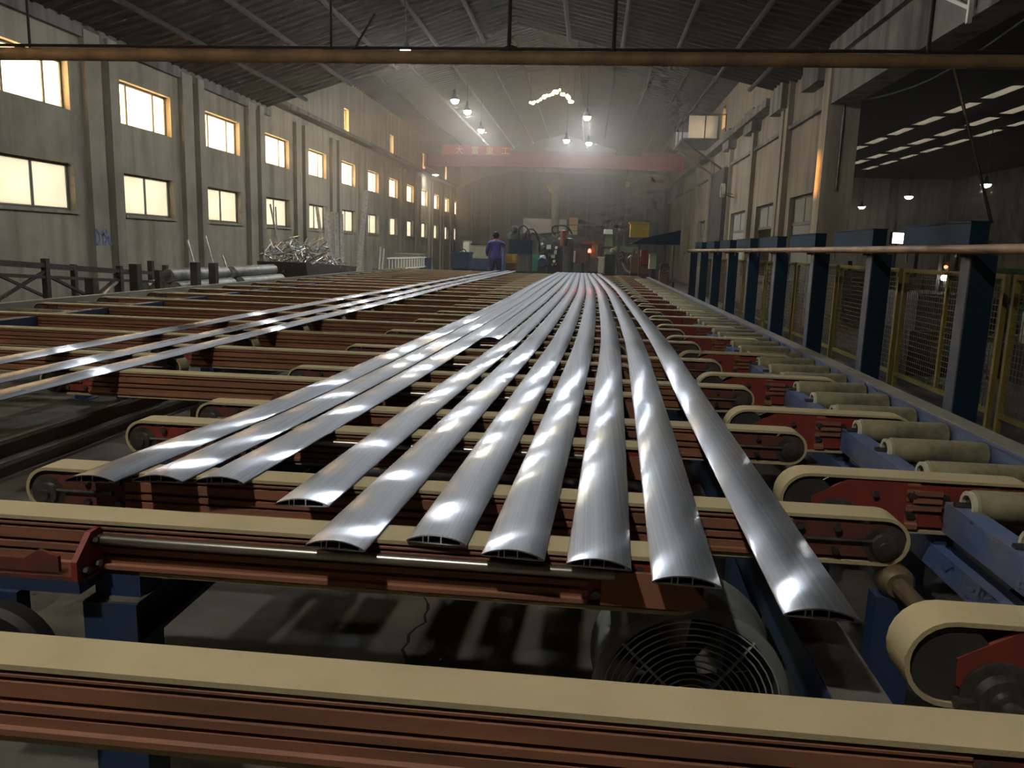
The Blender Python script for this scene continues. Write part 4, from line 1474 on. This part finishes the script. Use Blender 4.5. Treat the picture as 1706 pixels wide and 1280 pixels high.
hose(t, ((1024, 432), (1028, 442), (1027, 455)), 25.7, .035, 'steel')
hose(t, ((1036, 438), (1043, 450), (1050, 455)), 25.6, .035, 'scrap')
tag(t, 'dark valve stand with round gauge right of the cream column', 'machine')
t = machine('green_press_frame', 1014, 28.5)
pbox('upright', 1006, 390, 1022, 452, 28.5, .6, 'olive', t)
pbox('head_box', 1006, 382.5, 1021, 390, 28.45, .7, 'cream', t)
pbox('arm', 1020, 412, 1062, 420, 28.5, .5, 'olive', t)
pbox('crossbar', 1022, 376, 1046, 380, 28.7, .3, 'charcoal', t)
for i in range(14):
    qx, qy = rq.uniform(1024, 1060), rq.uniform(405, 450)
    pbox('valve_box', qx, qy, qx + rq.uniform(2, 7), qy + rq.uniform(3, 10), 28.2, .28, rq.choice(['grey', 'steel', 'brown', 'olive', 'charcoal', 'dark_red']), t)
    if i % 3 == 0:
        hose(t, ((qx, qy), (qx + 5, qy - 4), (qx + 8, qy + 6), (qx + 6, qy + 16)), 28.1, .025, rq.choice(['black', 'steel', 'scrap']))
for px_ in (1016, 1026, 1034):
    pbox('bolt_stack', px_, 368, px_ + 4, 384, 28.7, .2, 'charcoal', t)
legs_to_floor(t, 1006, 1022, 452, 28.5, .6)
tag(t, 'green press frame with a pale box on its head', 'press')
t = machine('white_switch_box', 1087, 24.9)
pbox('box', 1081, 424, 1094, 448, 24.9, .3, 'cream', t)
pbox('stand', 1084, 448, 1091, 470, 25.0, .15, 'charcoal', t)
legs_to_floor(t, 1084, 1091, 470, 25.0, .15)
tag(t, 'pale upright switch box at the right table end', 'cabinet')
t = machine('red_gearbox', 1075, 25.8)
pbox('gearbox', 1067, 417, 1081, 440, 25.8, .5, 'red', t)
pbox('mount', 1050, 428, 1081, 455, 26.0, .5, 'brown', t)
legs_to_floor(t, 1050, 1081, 455, 26.0, .5)
tag(t, 'dull red gearbox under the blue canopy', 'machine')
# puller head with yellow box over the blue canopy
t = machine('puller_head', 1090, 24.0)
a, b = at(1050, 406, 24.0), at(1132, 391, 24.0)
MB().prism([(a.x - t.location.x, a.z), (b.x - t.location.x, a.z), (b.x - t.location.x, b.z + .12), (b.x - .5 - t.location.x, b.z), (a.x + .35 - t.location.x, a.z + .16)], 'y', -.3, .9).build('canopy', 'teal', t)
pbox('yellow_box', 1050, 372, 1082, 395, 24.0, .6, 'yellow', t)
pbox('box_lid', 1049, 370.5, 1083, 372.5, 23.97, .66, 'yellow', t)
for px_ in (1062, 1120):
    pbox('strut', px_, 405, px_ + 4, 470, 24.3, .2, 'charcoal', t)
    legs_to_floor(t, px_, px_ + 4, 470, 24.3, .2)
tag(t, 'blue puller canopy carrying a large yellow box', 'machine')
t = machine('hand_wheel', 1106, 22.8)
c_ = at(1107, 447, 22.8) - t.location
MB().tube([(c_.x + .13 * math.cos(k * math.pi / 9), 0, c_.z + .13 * math.sin(k * math.pi / 9)) for k in range(18)], .018, 6, closed=True).build('rim', 'steel', t, True)
for k in range(3):
    a_ = k * 2.094
    MB().bar((c_.x, 0, c_.z), (c_.x + .13 * math.cos(a_), 0, c_.z + .13 * math.sin(a_)), .02).build('spoke', 'steel', t)
MB().box(c_.x - .12, c_.x + .12, .03, .3, 0, c_.z + .12).build('pedestal', 'brown', t)
tag(t, 'small hand wheel on a brown pedestal at the right table end', 'wheel')
# boards and notices by the partition
t = machine('white_board', 908, 53.7)
pbox('panel', 871, 363, 944, 388, 53.8, .06, 'white', t)
pbox('board_frame', 870, 361.5, 945, 363.5, 53.76, .1, 'grey', t)
pbox('board_leg', 874, 388, 876, 425, 53.8, .06, 'grey', t)
pbox('board_leg', 940, 388, 942, 425, 53.8, .06, 'grey', t)
tag(t, 'large plain white board on the far partition', 'board')
for (a0, b0, a1, b1, m_, lab) in ((948, 363, 963, 374, 'orange_paper', 'orange notice right of the white board'), (948, 376, 962, 384, 'yellow_paper', 'pale yellow notice below the orange one'), (947, 385, 962, 391, 'yellow_paper', 'lowest yellow notice right of the white board')):
    t = pbox('notice', a0, b0, a1, b1, 53.975, .02, m_, None)
    tag(t, lab, 'notice', 'notices on the partition')
vt = machine('vent_stack', 925, 52.5)
c_ = at(925, 310, 52.5) - vt.location
MB().tube([(0, 0, 0), (c_.x, 0, c_.z)], .25, 12).build('stack', 'beige', vt, True)
MB().lathe([(0, -.5), (.36, -.4), (.55, 0), (.36, .4), (0, .5)], tuple(c_), 20).build('cowl', 'beige', vt, True)
tag(vt, 'pale vent stack with round cowl before the partition', 'vent')

# worker in purple-blue shirt seen from behind
def person(loc, head_z, yaw):
    """standing figure from behind: one skinned body plus hair, shirt and trousers as shells"""
    s = 1.72
    root = empty('person', loc)
    J = {
        'pelvis': (0, 0, .93), 'waist': (0, .01, 1.06), 'chest': (0, .0, 1.28), 'neck': (0, .01, 1.46), 'headb': (0, .02, 1.54), 'headt': (0, .03, 1.67),
    }
    verts, rads, edges = [], [], []

    def add(p, r, par=None):
        verts.append(p)
        rads.append(r)
        if par is not None:
            edges.append((par, len(verts) - 1))
        return len(verts) - 1
    pel = add((0, 0, .95), (.15, .11))
    wa = add((0, .0, 1.10), (.135, .10), pel)
    ch_ = add((0, .0, 1.30), (.165, .11), wa)
    sh_ = add((0, .0, 1.42), (.12, .085), ch_)
    ne = add((0, .01, 1.50), (.055, .055), sh_)
    he = add((0, .025, 1.58), (.078, .09), ne)
    ht = add((0, .025, 1.70), (.070, .085), he)
    for sx in (-1, 1):
        so = add((sx * .18, 0, 1.41), (.065, .065), sh_)
        el = add((sx * .235, .03, 1.14), (.048, .048), so)
        wr_ = add((sx * .20, .22, 1.02), (.036, .032), el)
        hd = add((sx * .18, .31, 1.01), (.038, .024), wr_)
        for k, (fx, ln) in enumerate(((-.028, .075), (-.009, .088), (.010, .082), (.028, .066))):
            f1 = add((sx * .18 + fx, .31 + ln * .6, 1.005), (.010, .010), hd)
            add((sx * .18 + fx, .31 + ln, .985), (.008, .008), f1)
        th = add((sx * .18 - sx * .045, .31, .995), (.011, .011), hd)
        add((sx * .18 - sx * .055, .35, .985), (.009, .009), th)
        hip = add((sx * .09, 0, .88), (.10, .10), pel)
        kn = add((sx * .105, .015, .50), (.065, .065), hip)
        an = add((sx * .11, 0, .10), (.042, .045), kn)
        add((sx * .12, .15, .045), (.045, .035), an)
    me = bpy.data.meshes.new('body')
    me.from_pydata(verts, edges, [])
    o = link('body', me, root)
    md = o.modifiers.new('skin', 'SKIN')
    for i, r in enumerate(rads):
        me.skin_vertices[0].data[i].radius = r
    me.skin_vertices[0].data[0].use_root = True
    sb = o.modifiers.new('sub', 'SUBSURF')
    sb.levels = sb.render_levels = 2
    dg = bpy.context.evaluated_depsgraph_get()
    em = bpy.data.meshes.new_from_object(o.evaluated_get(dg))
    bpy.data.objects.remove(o)
    em.materials.clear()
    for k in ('skin', 'shirt', 'trousers', 'hair', 'black'):
        em.materials.append(M[k])
    for p in em.polygons:
        c = p.center
        arm = abs(c.x) > .165 and c.y > .12
        p.use_smooth = True
        if c.z > 1.49 and (c.z > 1.60 or c.y < .03) and c.z > 1.55:
            p.material_index = 3
        elif c.z > 1.475 or (arm and c.y > .17):
            p.material_index = 0
        elif c.z > .93 or arm:
            p.material_index = 1
        elif c.z > .085:
            p.material_index = 2
        else:
            p.material_index = 4
    b = link('body', em, root)
    b['label'] = 'purple-blue shirt and navy trousers seen from behind'
    hair = MB().lathe([(0, .112), (.05, .10), (.082, .06), (.092, .01), (.088, -.05), (.07, -.07)], (0, .012, 1.66), 18)
    hair.build('hair', 'hair', root, True)
    for sx in (-1, 1):
        MB().lathe([(0, -.012), (.022, -.006), (.026, .004), (0, .012)], (sx * .086, .03, 1.62), 10, 'x').build('ear', 'skin', root, True)
    root.rotation_euler = (0, 0, yaw)
    tag(root, 'worker in purple-blue shirt and navy trousers standing with back turned', 'person')
    return root


py_ = 24.95
head = at(825, 386, py_)
plat_h = head.z - 1.76
pp = at(826, 420, py_)
wk = person((pp.x, py_, plat_h), head.z, 0.25)
wk.scale = (1.2, 1.1, 1.0)
ps = MB().box(pp.x - .5, pp.x + .5, py_ - .22, py_ + .5, 0, plat_h)
tag(ps.build('work_step', 'navy'), 'navy step box under the worker', 'step')
pol = at(838, 412, 24.75)
tag(MB().tube([(pol.x + .02, 24.72, 0), (pol.x + .02, 24.72, pol.z)], .05, 10).box(pol.x - .08, pol.x + .12, 24.66, 24.78, 0, .05).build('blue_bollard', 'blue', None, True), 'slim blue upright pole at the worker\'s right side', 'pole')

# ------------------------------------------------------------------ clutter along the left wall
def lean_ends(top, low, Xt, Xb):
    """upper end on one wall-parallel plane, foot on the floor in another"""
    d = ray(*top)
    a = d * (Xt / d.x) + Vector((0, 0, CAM_Z))
    lo, hi = 0.0, 12.0
    for _ in range(40):
        t_ = (lo + hi) / 2
        d = ray(top[0] + (low[0] - top[0]) * t_, top[1] + (low[1] - top[1]) * t_)
        q = d * (Xb / d.x) + Vector((0, 0, CAM_Z))
        if q.z > 0.02:
            lo = t_
        else:
            hi = t_
    q.z = 0.02
    return a, q


rk = empty('steel_rack', (-7.1, 6.0, 0))
for (y, h) in ((0, 1.45), (1.6, 1.38), (3.2, 1.30), (4.75, 1.18), (5.8, 1.05)):
    for x in (-.35, .35):
        MB().box(x - .035, x + .035, y - .035, y + .035, 0, h).build('post', 'rack', rk)
for x in (-.35, .35):
    MB().bar((x, -.4, 1.46), (x, 6.4, 1.0), .05).build('top_rail', 'rack', rk)
    MB().bar((x, -.4, 1.30), (x, 5.9, .90), .04).build('lower_rail', 'rack', rk)
    for (ya, za, yb, zb) in ((0, 1.25, 1.6, .5), (1.6, .55, 3.2, 1.15), (3.2, 1.1, 4.75, .5), (4.75, .5, 5.8, .95)):
        MB().bar((x, ya, za), (x, yb, zb), .035).build('diagonal', 'rack', rk)
for y in (0, 1.6, 3.2, 4.75):
    MB().bar((-.35, y, .5), (.35, y, .5), .04).build('cross_bar', 'rack', rk)
tag(rk, 'dark welded steel rack with sloping top rails by the left wall', 'rack')
bl = MB().lathe([(0, -1.0), (.11, -1.0), (.115, -.98), (.115, .98), (.11, 1.0), (0, 1.0)], (0, 0, 0), 16, 'y').mesh('aluminium_billet', True)
bl.materials.append(M['billet'])
bs = empty('billet_stand', (-6.95, 11.9, 0))
for x in (-.42, .42):
    MB().box(x - .04, x + .04, 0, 5.2, .60, .68).build('bearer', 'rack', bs)
    for y in (.1, 1.8, 3.4, 5.1):
        MB().box(x - .035, x + .035, y - .035, y + .035, 0, .60).build('leg', 'rack', bs)
for y in (.1, 1.8, 3.4, 5.1):
    MB().box(-.38, .38, y - .03, y + .03, .60, .66).build('cross_bar', 'rack', bs)
tag(bs, 'dark low stand carrying pale billets by the left wall', 'stand')
for (x, y, z, lab) in ((-6.66, 13.1, .795, 'front billet at the near end of the stand'), (-6.90, 13.2, .795, 'middle billet at the near end of the stand'), (-7.14, 13.0, .795, 'rear billet at the near end of the stand'),
                       (-6.78, 13.1, .995, 'upper billet at the near end of the stand'), (-6.68, 15.5, .795, 'front billet halfway along the stand'), (-6.93, 15.4, .795, 'middle billet halfway along the stand'),
                       (-6.80, 15.4, .995, 'upper billet halfway along the stand')):
    tag(link('aluminium_billet', bl, None, (x, y, z)), 'pale ' + lab, 'billet', 'billets on the stand by the left wall')
for k, (px_, Xc, h, lab) in enumerate(((152, -6.5, 1.05, 'short dark steel upright nearest the rack'), (226, -6.42, 1.22, 'thick dark steel upright second from the rack'), (252, -7.55, 1.2, 'thin dark steel upright third from the rack'),
                                       (264, -6.42, 1.12, 'pale topped upright fourth from the rack'), (276, -7.55, 1.12, 'thin upright beside the pale topped one'), (326, -6.42, 1.22, 'dark upright with a bar rising behind it'), (356, -6.42, 1.2, 'last dark upright before the scrap bin'))):
    d = ray(px_, 460)
    yv = Xc / d.x * d.y
    w_ = .06 if k in (0, 1, 5, 6) else .04
    MB_ = MB().box(Xc - w_, Xc + w_, yv - w_, yv + w_, .02, h).box(Xc - w_ * 2, Xc + w_ * 2, yv - w_ * 2, yv + w_ * 2, 0, .02)
    tag(MB_.build('rack_upright', 'rack'), lab + ' by the left wall', 'upright', 'steel uprights by the left wall')
for k, (xa, ya, xb, yb, X0, X1, lab) in enumerate(((312, 400, 326, 450, -7.9, -7.5, 'thin bar leaning up behind the thicker far upright'), (342, 393, 358, 452, -7.9, -7.5, 'thin bar leaning up behind the last upright'),
                                                   (370, 425, 380, 455, -7.9, -7.5, 'short pale bar leaning past the uprights'), (195, 470, 172, 492, -6.6, -6.15, 'pale slanted strut next to the storage table edge'))):
    pa, pb2 = lean_ends((xa, ya), (xb, yb), X0, X1)
    tag(MB().bar(pa, pb2, .035, .02).build('leaning_bar', 'scrap'), 'pale ' + lab, 'bar', 'bars leaning by the left wall')

# scrap bin with tangled offcuts
sb_ = empty('scrap_bin', (-7.3, 19.2, 0))
pr_ = [(-.75, .25), (2.6, .25), (3.0, .95), (-1.1, 1.12)]
mb = MB()
n_ = len(pr_)
for x in (-.6, .6):
    mb.v += [(x, u, v) for u, v in pr_]
for x in (-.56, .56):
    mb.v += [(x, u + (.04 if u < 1 else -.04), v + (.04 if v < .5 else 0)) for u, v in pr_]
mb.f += [(0, 1, 2, 3), (4, 7, 6, 5), (8, 11, 10, 9), (12, 13, 14, 15), (0, 4, 5, 1), (1, 5, 6, 2), (3, 7, 4, 0), (8, 9, 13, 12), (9, 10, 14, 13), (11, 8, 12, 15), (3, 11, 10, 2), (7, 6, 14, 15), (3, 7, 15, 11), (2, 10, 14, 6)]
mb.build('bin_body', 'rack', sb_)
for x in (-.5, .5):
    for y in (-.3, 2.1):
        MB().box(x - .05, x + .05, y - .08, y + .08, 0, .25).build('skid_foot', 'rack', sb_)
tag(sb_, 'dark boat-shaped scrap bin by the left wall', 'bin')
sc_ = MB()
rs = random.Random(5)
for i in range(420):
    u = rs.random()
    y = -.95 + 3.6 * u
    hmax = .95 + .72 * max(0, 1 - abs(u - .28) / .62) ** .8
    c = Vector((rs.uniform(-.5, .5), y, rs.uniform(.85, hmax)))
    d = Vector((rs.uniform(-1, 1), rs.uniform(-1, 1), rs.uniform(-.7, .7))).normalized() * rs.uniform(.08, .34)
    k_ = Vector((rs.uniform(-1, 1), rs.uniform(-1, 1), rs.uniform(-1, 1))).normalized() * rs.uniform(.03, .12)
    sc_.tube([c - d, c + k_, c + d + k_ * .4], rs.uniform(.008, .022), 4)
o = sc_.build('scrap_heap', 'scrap', None, False, (-7.3, 19.2, 0))
tag(o, 'tangled heap of aluminium offcuts piled in the scrap bin', 'scrap', kind='stuff')

# long profiles leaning on the left wall
lean = [((450, 340), (470, 440), .05, 'slim strip leaning before the fourth lower window'), ((459, 345), (463, 428), .045, 'strip leaning in front of the fourth lower window'),
        ((528, 345), (541, 440), .10, 'bright bundle leaning at the fifth lower window'), ((540, 345), (547, 440), .08, 'second bright profile leaning at the fifth lower window'),
        ((546, 352), (552, 440), .10, 'pale profile leaning just right of the fifth window'), ((553, 354), (556, 444), .12, 'wide grey profile among the leaning ones'),
        ((561, 355), (563, 446), .12, 'wide grey profile with shiny edge among the leaning ones'), ((569, 357), (571, 448), .12, 'rightmost wide grey leaning profile'),
        ((536, 380), (524, 430), .05, 'short profile leaning the other way at the heap'), ((610, 318), (597, 448), .16, 'tallest bright profile leaning toward the right'),
        ((634, 412), (632, 445), .06, 'short pale stick upright before the ladder'), ((640, 415), (637, 445), .05, 'second short pale stick before the ladder')]
for k, (pt_, pb_, w_, lab) in enumerate(lean):
    Xt = -9.7 if k < 2 else (-9.0 if k < 9 else -7.6)
    a, b = lean_ends(pt_, pb_, Xt, Xt + .55)
    me = MB().bar(a, b, w_, w_ * .5)
    tag(me.build('leaning_profile', 'scrap'), lab + ' by the left wall', 'profile', 'profiles leaning by the left wall')

# white ladder lying on its side
ld = empty('white_ladder', (-7.2, 27.5, .0))
for z in (.72, 1.12):
    MB().bar((0, 0, z), (0, 6.6, z - .02), .05).build('side_rail', 'white', ld)
for i in range(14):
    MB().bar((0, .3 + i * .46, .72), (0, .3 + i * .46, 1.12), .035).build('rung', 'white', ld)
for y in (.2, 3.2, 6.3):
    MB().box(-.2, .2, y - .06, y + .06, 0, .70).build('trestle', 'rack', ld)
tag(ld, 'white ladder lying on edge at the far left of the tables', 'ladder')
# stacked crates further along the left
for k, (y, m_, h, lab) in enumerate(((34.5, 'beige', 1.2, 'pale crate past the white ladder'), (36.2, 'navy', 1.0, 'dark blue crate past the white ladder'), (31.0, 'grey', .6, 'low grey crate behind the white ladder'))):
    c = empty('storage_crate', (-8.0, y, 0))
    MB().box(-.5, .5, -.6, .6, .1, h).build('crate_body', m_, c)
    MB().box(-.54, .54, -.64, .64, h, h + .05).build('lid', m_, c)
    for x in (-.4, .4):
        MB().box(x - .06, x + .06, -.6, .6, 0, .1).build('skid', 'rack', c)
    tag(c, lab, 'crate', 'crates by the far left wall')

# ------------------------------------------------------------------ beyond the fence, in the neighbouring bay
def bay_machine(loc, size, m_, lab, extra='charcoal'):
    c = empty('bay_machine', loc)
    sx, sy, sz = size
    MB().box(-sx / 2, sx / 2, -sy / 2, sy / 2, 0, sz * .55).build('base_block', extra, c)
    MB().box(-sx * .38, sx * .38, -sy * .4, sy * .4, sz * .55, sz).build('upper_block', m_, c)
    MB().box(-sx * .2, sx * .2, -sy / 2 - .04, -sy / 2, sz * .15, sz * .45).build('door', m_, c)
    MB().tube([(-sx * .3, 0, sz), (-sx * .3, 0, sz + .25)], .05, 8).build('pipe_stub', 'steel', c)
    tag(c, lab, 'machine')
    return c


bay_machine((5.0, 12.2, 0), (1.0, 1.6, 1.15), 'grey', 'low grey machine behind the second fence panel')
bay_machine((6.6, 11.0, 0), (1.6, 1.2, .95), 'beige', 'pale topped machine seen through the fence gap')
bay_machine((10.0, 19.8, 0), (2.0, 1.4, 1.5), 'olive', 'olive machine in the neighbouring bay')
bay_machine((7.2, 21.5, 0), (1.4, 1.6, 1.3), 'grey', 'dark machine at the foot of the concrete pillar')
bay_machine((5.4, 8.2, 0), (1.2, 1.4, .8), 'brown', 'low brown machine behind the first fence panel')
wb = empty('work_bench', (7.3, 9.2, 0))
MB().box(-.9, .9, -.5, .5, .80, .86).build('bench_top', 'white', wb)
for x in (-.8, .8):
    for y in (-.4, .4):
        MB().box(x - .04, x + .04, y - .04, y + .04, 0, .80).build('leg', 'rack', wb)
MB().box(-.85, .85, -.45, .45, .30, .33).build('lower_shelf', 'rack', wb)
tag(wb, 'pale work bench behind the wire fence', 'bench')
# vehicle with headlight far behind the fence
fk = empty('forklift', (7.65, 17.0, 0))
MB().box(-.5, .5, 0, 1.6, .25, .95).build('chassis', 'yellow', fk)
MB().box(-.45, .45, .9, 1.6, .95, 1.25).build('counterweight', 'charcoal', fk)
for x in (-.45, .45):
    for y in (.3, 1.3):
        MB().lathe([(0, -.08), (.22, -.08), (.25, -.05), (.25, .05), (.22, .08), (0, .08)], (x, y, .25), 16, 'x').build('wheel', 'black', fk, True)
    MB().box(x * .8 - .03, x * .8 + .03, 0, .06, .3, 2.0).build('mast', 'charcoal', fk)
    MB().box(x * .95 - .03, x * .95 + .03, .2, .26, .95, 2.0).build('cage_post', 'charcoal', fk)
    MB().box(x * .95 - .03, x * .95 + .03, 1.4, 1.46, 1.25, 2.0).build('cage_post', 'charcoal', fk)
MB().box(-.5, .5, .15, 1.5, 2.0, 2.05).build('cage_roof', 'charcoal', fk)
MB().lathe([(0, -.03), (.06, -.02), (.07, .02), (0, .03)], (-.40, -.03, 1.28), 12, 'y').build('headlight', 'headlight', fk, True)
MB().lathe([(0, -.03), (.04, -.02), (.05, .02), (0, .03)], (.40, -.03, 1.42), 12, 'y').build('headlight', 'headlight', fk, True)
MB().lathe([(0, -.03), (.03, -.02), (.035, .02), (0, .03)], (-.40, -.03, 1.50), 10, 'y').build('signal_lamp', 'taillight', fk, True)
tag(fk, 'forklift with lit headlight far behind the wire fence', 'forklift')
fl = empty('flood_lamp', (7.75, 19.6, 0))
c_ = at(1497, 397, 19.6)
fl.location = (c_.x, 19.6, 0)
MB().tube([(0, .1, 0), (0, .1, c_.z)], .03, 8).build('stand', 'charcoal', fl)
MB().box(-.16, .16, -.02, .12, c_.z - .14, c_.z + .14).build('housing', 'charcoal', fl)
MB().box(-.14, .14, -.03, -.021, c_.z - .12, c_.z + .12).build('lens', 'floodlight', fl)
tag(fl, 'lit flood lamp on a stand between two blue boxes', 'lamp')
